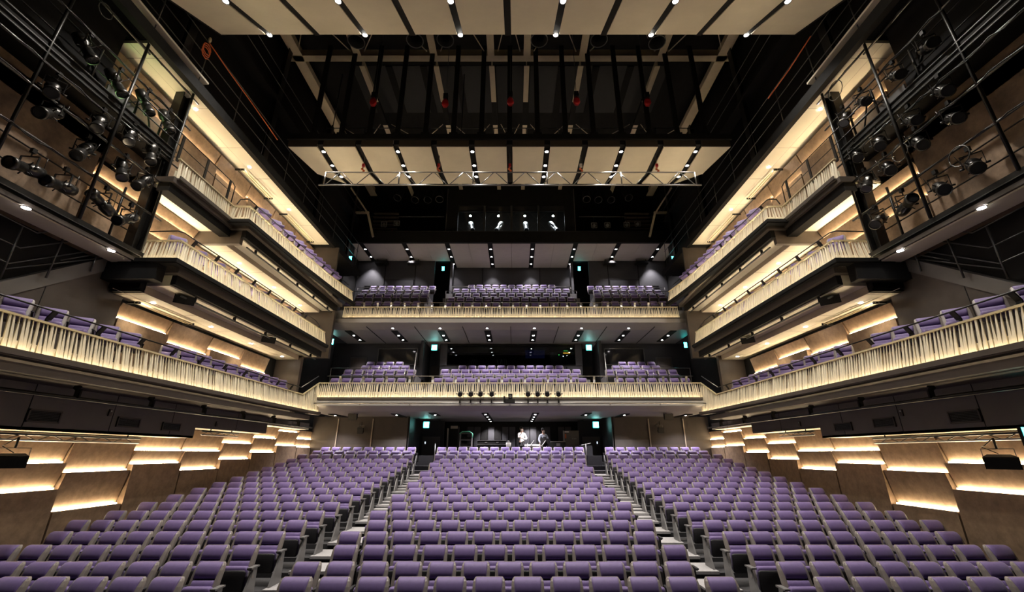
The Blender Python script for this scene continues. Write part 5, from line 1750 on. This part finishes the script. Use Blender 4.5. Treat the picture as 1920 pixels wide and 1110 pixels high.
MB().tube([(p.x - .03, 22.9, zb + .24), (p.x - .02, 22.9, zb + .34), (p.x + .02, 22.9, zb + .34), (p.x + .03, 22.9, zb + .24)], .01, 5).build('handle', 'white', t)
MB().box(p.x - .2, p.x + .2, 22.8, 23.0, REARZ, zb).build('stool', 'black', t)
# rack of stacked boxes with a green strap
p0, p1 = at(862, 850, 23.3), at(885, 812, 23.3)
t = thing('equipment_rack', 'open shelf rack with pale edges and a green strap over its top', 'rack', ((p0.x + p1.x) / 2, 23.3, REARZ))
zt = p1.z
for x in (p0.x, p1.x):
    MB().box(x - .02, x + .02, 23.1, 23.5, REARZ, zt).build('side_frame', 'endgrey', t)
n = 5
for i in range(n):
    z = REARZ + .12 + (zt - REARZ - .16) * i / (n - 1)
    MB().box(p0.x, p1.x, 23.1, 23.5, z, z + .03).build('shelf', 'endgrey', t)
    if i < n - 1:
        MB().box(p0.x + .05, p1.x - .05, 23.16, 23.45, z + .03, z + .16).build('drawer', 'black', t)
MB().tube([(p0.x - .02, 23.1, zt - .05), (p0.x + .1, 23.1, zt + .05), (p1.x - .1, 23.1, zt + .06), (p1.x + .05, 23.1, zt - .04), (p1.x + .05, 23.1, zt - .25)], .025, 6).build('strap', 'green', t)
# low black trunk with bright edging
p0, p1 = at(896, 836, 23.6), at(949, 826, 23.6)
t = thing('flight_case', 'low black flight case with two bright edge strips behind back row', 'flight case', ((p0.x + p1.x) / 2, 23.6, REARZ))
MB().box(p0.x, p1.x, 23.3, 23.9, REARZ, p1.z).build('case_body', 'black', t)
for z in (p1.z - .02, p1.z - .22):
    MB().box(p0.x - .01, p1.x + .01, 23.28, 23.3, z, z + .025).build('edge_strip', 'silver', t)
for q in (.3, .7):
    MB().box(p0.x + (p1.x - p0.x) * q - .06, p0.x + (p1.x - p0.x) * q + .06, 23.27, 23.3, p1.z - .13, p1.z - .08).build('catch', 'silver', t)
# dark doorway with a pale notice, stainless door with stickers, louvred screens
p0, p1 = at(842, 850, 25.6), at(859, 803, 25.6)
d_ = struct(MB().box(p0.x, p1.x, 25.6, 25.66, REARZ, p1.z).build('door_5', 'black'))
MB().box(p0.x + .02, p1.x - .02, 25.585, 25.6, p1.z - .02, p1.z + .13).build('notice_plate', 'lightgrey', d_)
MB().box(p0.x - .16, p0.x - .09, 25.55, 25.66, REARZ, p1.z).build('door_frame', 'lightgrey', d_)
p0, p1 = at(1057, 850, 25.6), at(1085, 807.5, 25.6)
d_ = struct(MB().box(p0.x, p1.x, 25.6, 25.66, REARZ, p1.z).build('door_6', 'steeldoor'))
MB().box(p0.x, p0.x + .08, 25.57, 25.6, REARZ, p1.z).build('door_frame', 'silver', d_)
MB().box(p0.x + .1, p0.x + .34, 25.585, 25.6, p1.z - .1, p1.z - .03).build('door_sign', 'white', d_)
MB().box(p0.x + .1, p0.x + .18, 25.585, 25.6, p1.z - .42, p1.z - .18).build('warning_sticker', 'orange', d_)
for i in range(3):
    MB().box(p0.x + .52 + .09 * i, p0.x + .56 + .09 * i, 25.585, 25.6, p1.z - .46, p1.z - .42).build('door_lock', 'silver', d_)
p = at(1100, 833, 23.3)
t = thing('equipment_trolley', 'dark covered trolley with white papers on top, right end of control area', 'trolley', (p.x, 23.3, REARZ))
MB().box(p.x - .4, p.x + .25, 23.1, 23.6, REARZ, p.z - .06).build('cover', 'dark_cloth', t)
MB().bar((p.x - .3, 23.2, p.z - .04), (p.x + .18, 23.2, p.z + .05), .3, .02).build('papers', 'white', t)
p = at(1046, 832, 23.9)
t = thing('speaker_trunk', 'black trunk with small square badge beside the steel door', 'trunk', (p.x, 23.9, REARZ))
MB().box(p.x - .38, p.x + .38, 23.7, 24.2, REARZ, p.z + .08).build('trunk_body', 'black', t)
MB().box(p.x - .38, p.x + .38, 23.68, 24.2, p.z + .08, p.z + .12).build('lid', 'silver', t)
MB().box(p.x - .1, p.x + .1, 23.68, 23.7, p.z - .12, p.z + .02).build('badge', 'bluegrey', t)
t = thing('rear_rail', 'low steel rail with posts along back of centre stalls', 'rail', (0, 22.75, REARZ))
for x in (-3.75, 3.75):
    MB().cyl((x, 22.6, REARZ - .1), (x, 22.6, REARZ + .9), .02, 8).build('post', 'silver', t)
MB().tube([(-3.75, 22.6, REARZ + .05), (3.75, 22.6, REARZ + .05)], .015, 6).build('bottom_rail', 'blackmetal', t)
for s in (-1, 1):
    p = at(797 if s < 0 else 1120, 830, 25.9)
    t = thing('light_switch', f'small glowing white switch plate on the {SIDE[s]} rear passage wall', 'switch', (p.x, 25.94, p.z))
    MB().box(p.x - .04, p.x + .04, 25.935, 25.95, p.z - .09, p.z + .09).build('plate', 'white', t)
    MB().box(p.x - .02, p.x + .02, 25.93, 25.935, p.z - .05, p.z + .05).build('indicator', 'scr_white', t)
# control room behind the first-tier window: desk, covered monitors, lit displays
t = thing('control_counter', 'dark counter behind the control room window', 'counter', (0, 25.2, 4.1))
MB().box(-3.6, 3.6, 25.0, 25.7, 4.70, 4.78).build('counter_top', 'blackmetal', t)
MB().box(-3.6, 3.6, 25.6, 25.65, 1.9, 4.70).build('front', 'black', t)
for i, px in enumerate((888, 942)):
    p = at(px, 662, 25.2)
    t = thing('covered_monitor', f'boxy monitor under a clear crumpled cover behind control room window, {("left", "right")[i]} one', 'monitor', (p.x, 25.2, 4.78))
    MB().box(p.x - .26, p.x + .26, 25.1, 25.4, 4.80, 5.25).build('casing', 'lens', t)
    mb = MB()
    for k in range(5):
        x = p.x - .24 + .12 * k + random.uniform(-.03, .03)
        mb.bar((x, 25.08, 4.82 + random.uniform(0, .1)), (x + random.uniform(-.08, .08), 25.08, 5.22), .02, .01, 0, (0, 1, 0))
    mb.build('cover_fold', 'pipe', t)
p = at(1055, 659, 25.4)
t = thing('display_screen', 'dark screen with lit green and amber text lines behind control room window', 'screen', (p.x, 25.4, 4.78))
MB().box(p.x - .75, p.x + .65, 25.5, 25.55, 4.78, 5.75).build('bezel', 'lens', t)
MB().box(p.x - .10, p.x + .62, 25.49, 25.5, 4.8, 5.7).build('panel', 'black', t)


def bars(px, py, n, matl, wd, gap=.016, dz=.05, rows=1, t_=None):
    q = at(px, py, 25.46)
    mb = MB()
    for r_ in range(rows):
        x = q.x
        while x < q.x + wd:
            k = random.uniform(.02, .05)
            mb.box(x, x + k, 25.455, 25.46, q.z - dz * r_ - .015, q.z - dz * r_ + .015)
            x += k + gap
    mb.build('text_row', matl, t_)


bars(1037, 649, 6, 'scr_green', .30, t_=t)
bars(1057, 658, 4, 'scr_green', .26, t_=t)
bars(1056, 661.5, 4, 'scr_amber', .40, rows=2, t_=t)
for px, py, m_ in ((1037.5, 645.5, 'scr_white'), (1056, 668, 'scr_white'), (1048, 665.5, 'scr_green')):
    q = at(px, py, 25.46)
    MB().box(q.x - .025, q.x + .025, 25.45, 25.46, q.z - .025, q.z + .025).build('indicator', m_, t)
p = at(1003, 657, 26.5)
t = thing('wall_screen', 'faint dark blue screen deep in the control room', 'screen', (p.x, 26.5, p.z))
MB().box(p.x - .6, p.x + .6, 26.5, 26.52, p.z - .5, p.z + .5).build('panel', 'scr_blue', t)
MB().box(p.x - .62, p.x + .62, 26.52, 26.56, p.z - .52, p.z + .52).build('bezel', 'black', t)
for px, py, s in ((735, 434, 0), (763.5, 434.5, 1)):
    p = at(px, py, 24.3)
    t = thing('indicator_lamp', ('dim red', 'bright red')[s] + ' indicator on dark catwalk left of follow-spot room', 'indicator', p)
    MB().box(p.x - (.02 if s == 0 else .05), p.x + (.02 if s == 0 else .05), 24.29, 24.31, p.z - (.12 if s == 0 else .05), p.z + (.12 if s == 0 else .05)).build('lamp_face', 'redled' if s else 'red', t)
    MB().box(p.x - .07, p.x + .07, 24.31, 24.36, 12.6, p.z + .08).build('box', 'black', t)
# dark wall equipment under the rear soffits
for s in (-1, 1):
    for i, px in enumerate((715, 775)):
        p = at(px, 492, 26.2)
        t = thing('wall_speaker', f'dark bar loudspeaker with a lamp under {SIDE[s]} upper rear soffit, {("outer", "inner")[i]}', 'loudspeaker', (s * abs(p.x), 26.2, p.z))
        x = s * abs(p.x)
        MB().box(x - .42, x + .42, 26.1, 26.5, p.z - .08, p.z + .08).build('cabinet', 'blackmetal', t)
        MB().box(x - .40, x + .40, 26.09, 26.1, p.z - .06, p.z + .06).build('grille', 'black', t)
        MB().cyl((x - .3, 26.3, p.z + .08), (x - .3, 26.3, 12.3), .015, 6).build('hanger', 'black', t)
        MB().cyl((x + .3, 26.3, p.z + .08), (x + .3, 26.3, 12.3), .015, 6).build('hanger', 'black', t)
# ------------------------------------------------------------------ lift to floor height
for o in list(bpy.data.objects):
    if o.parent is None:
        o.location.z += LIFT
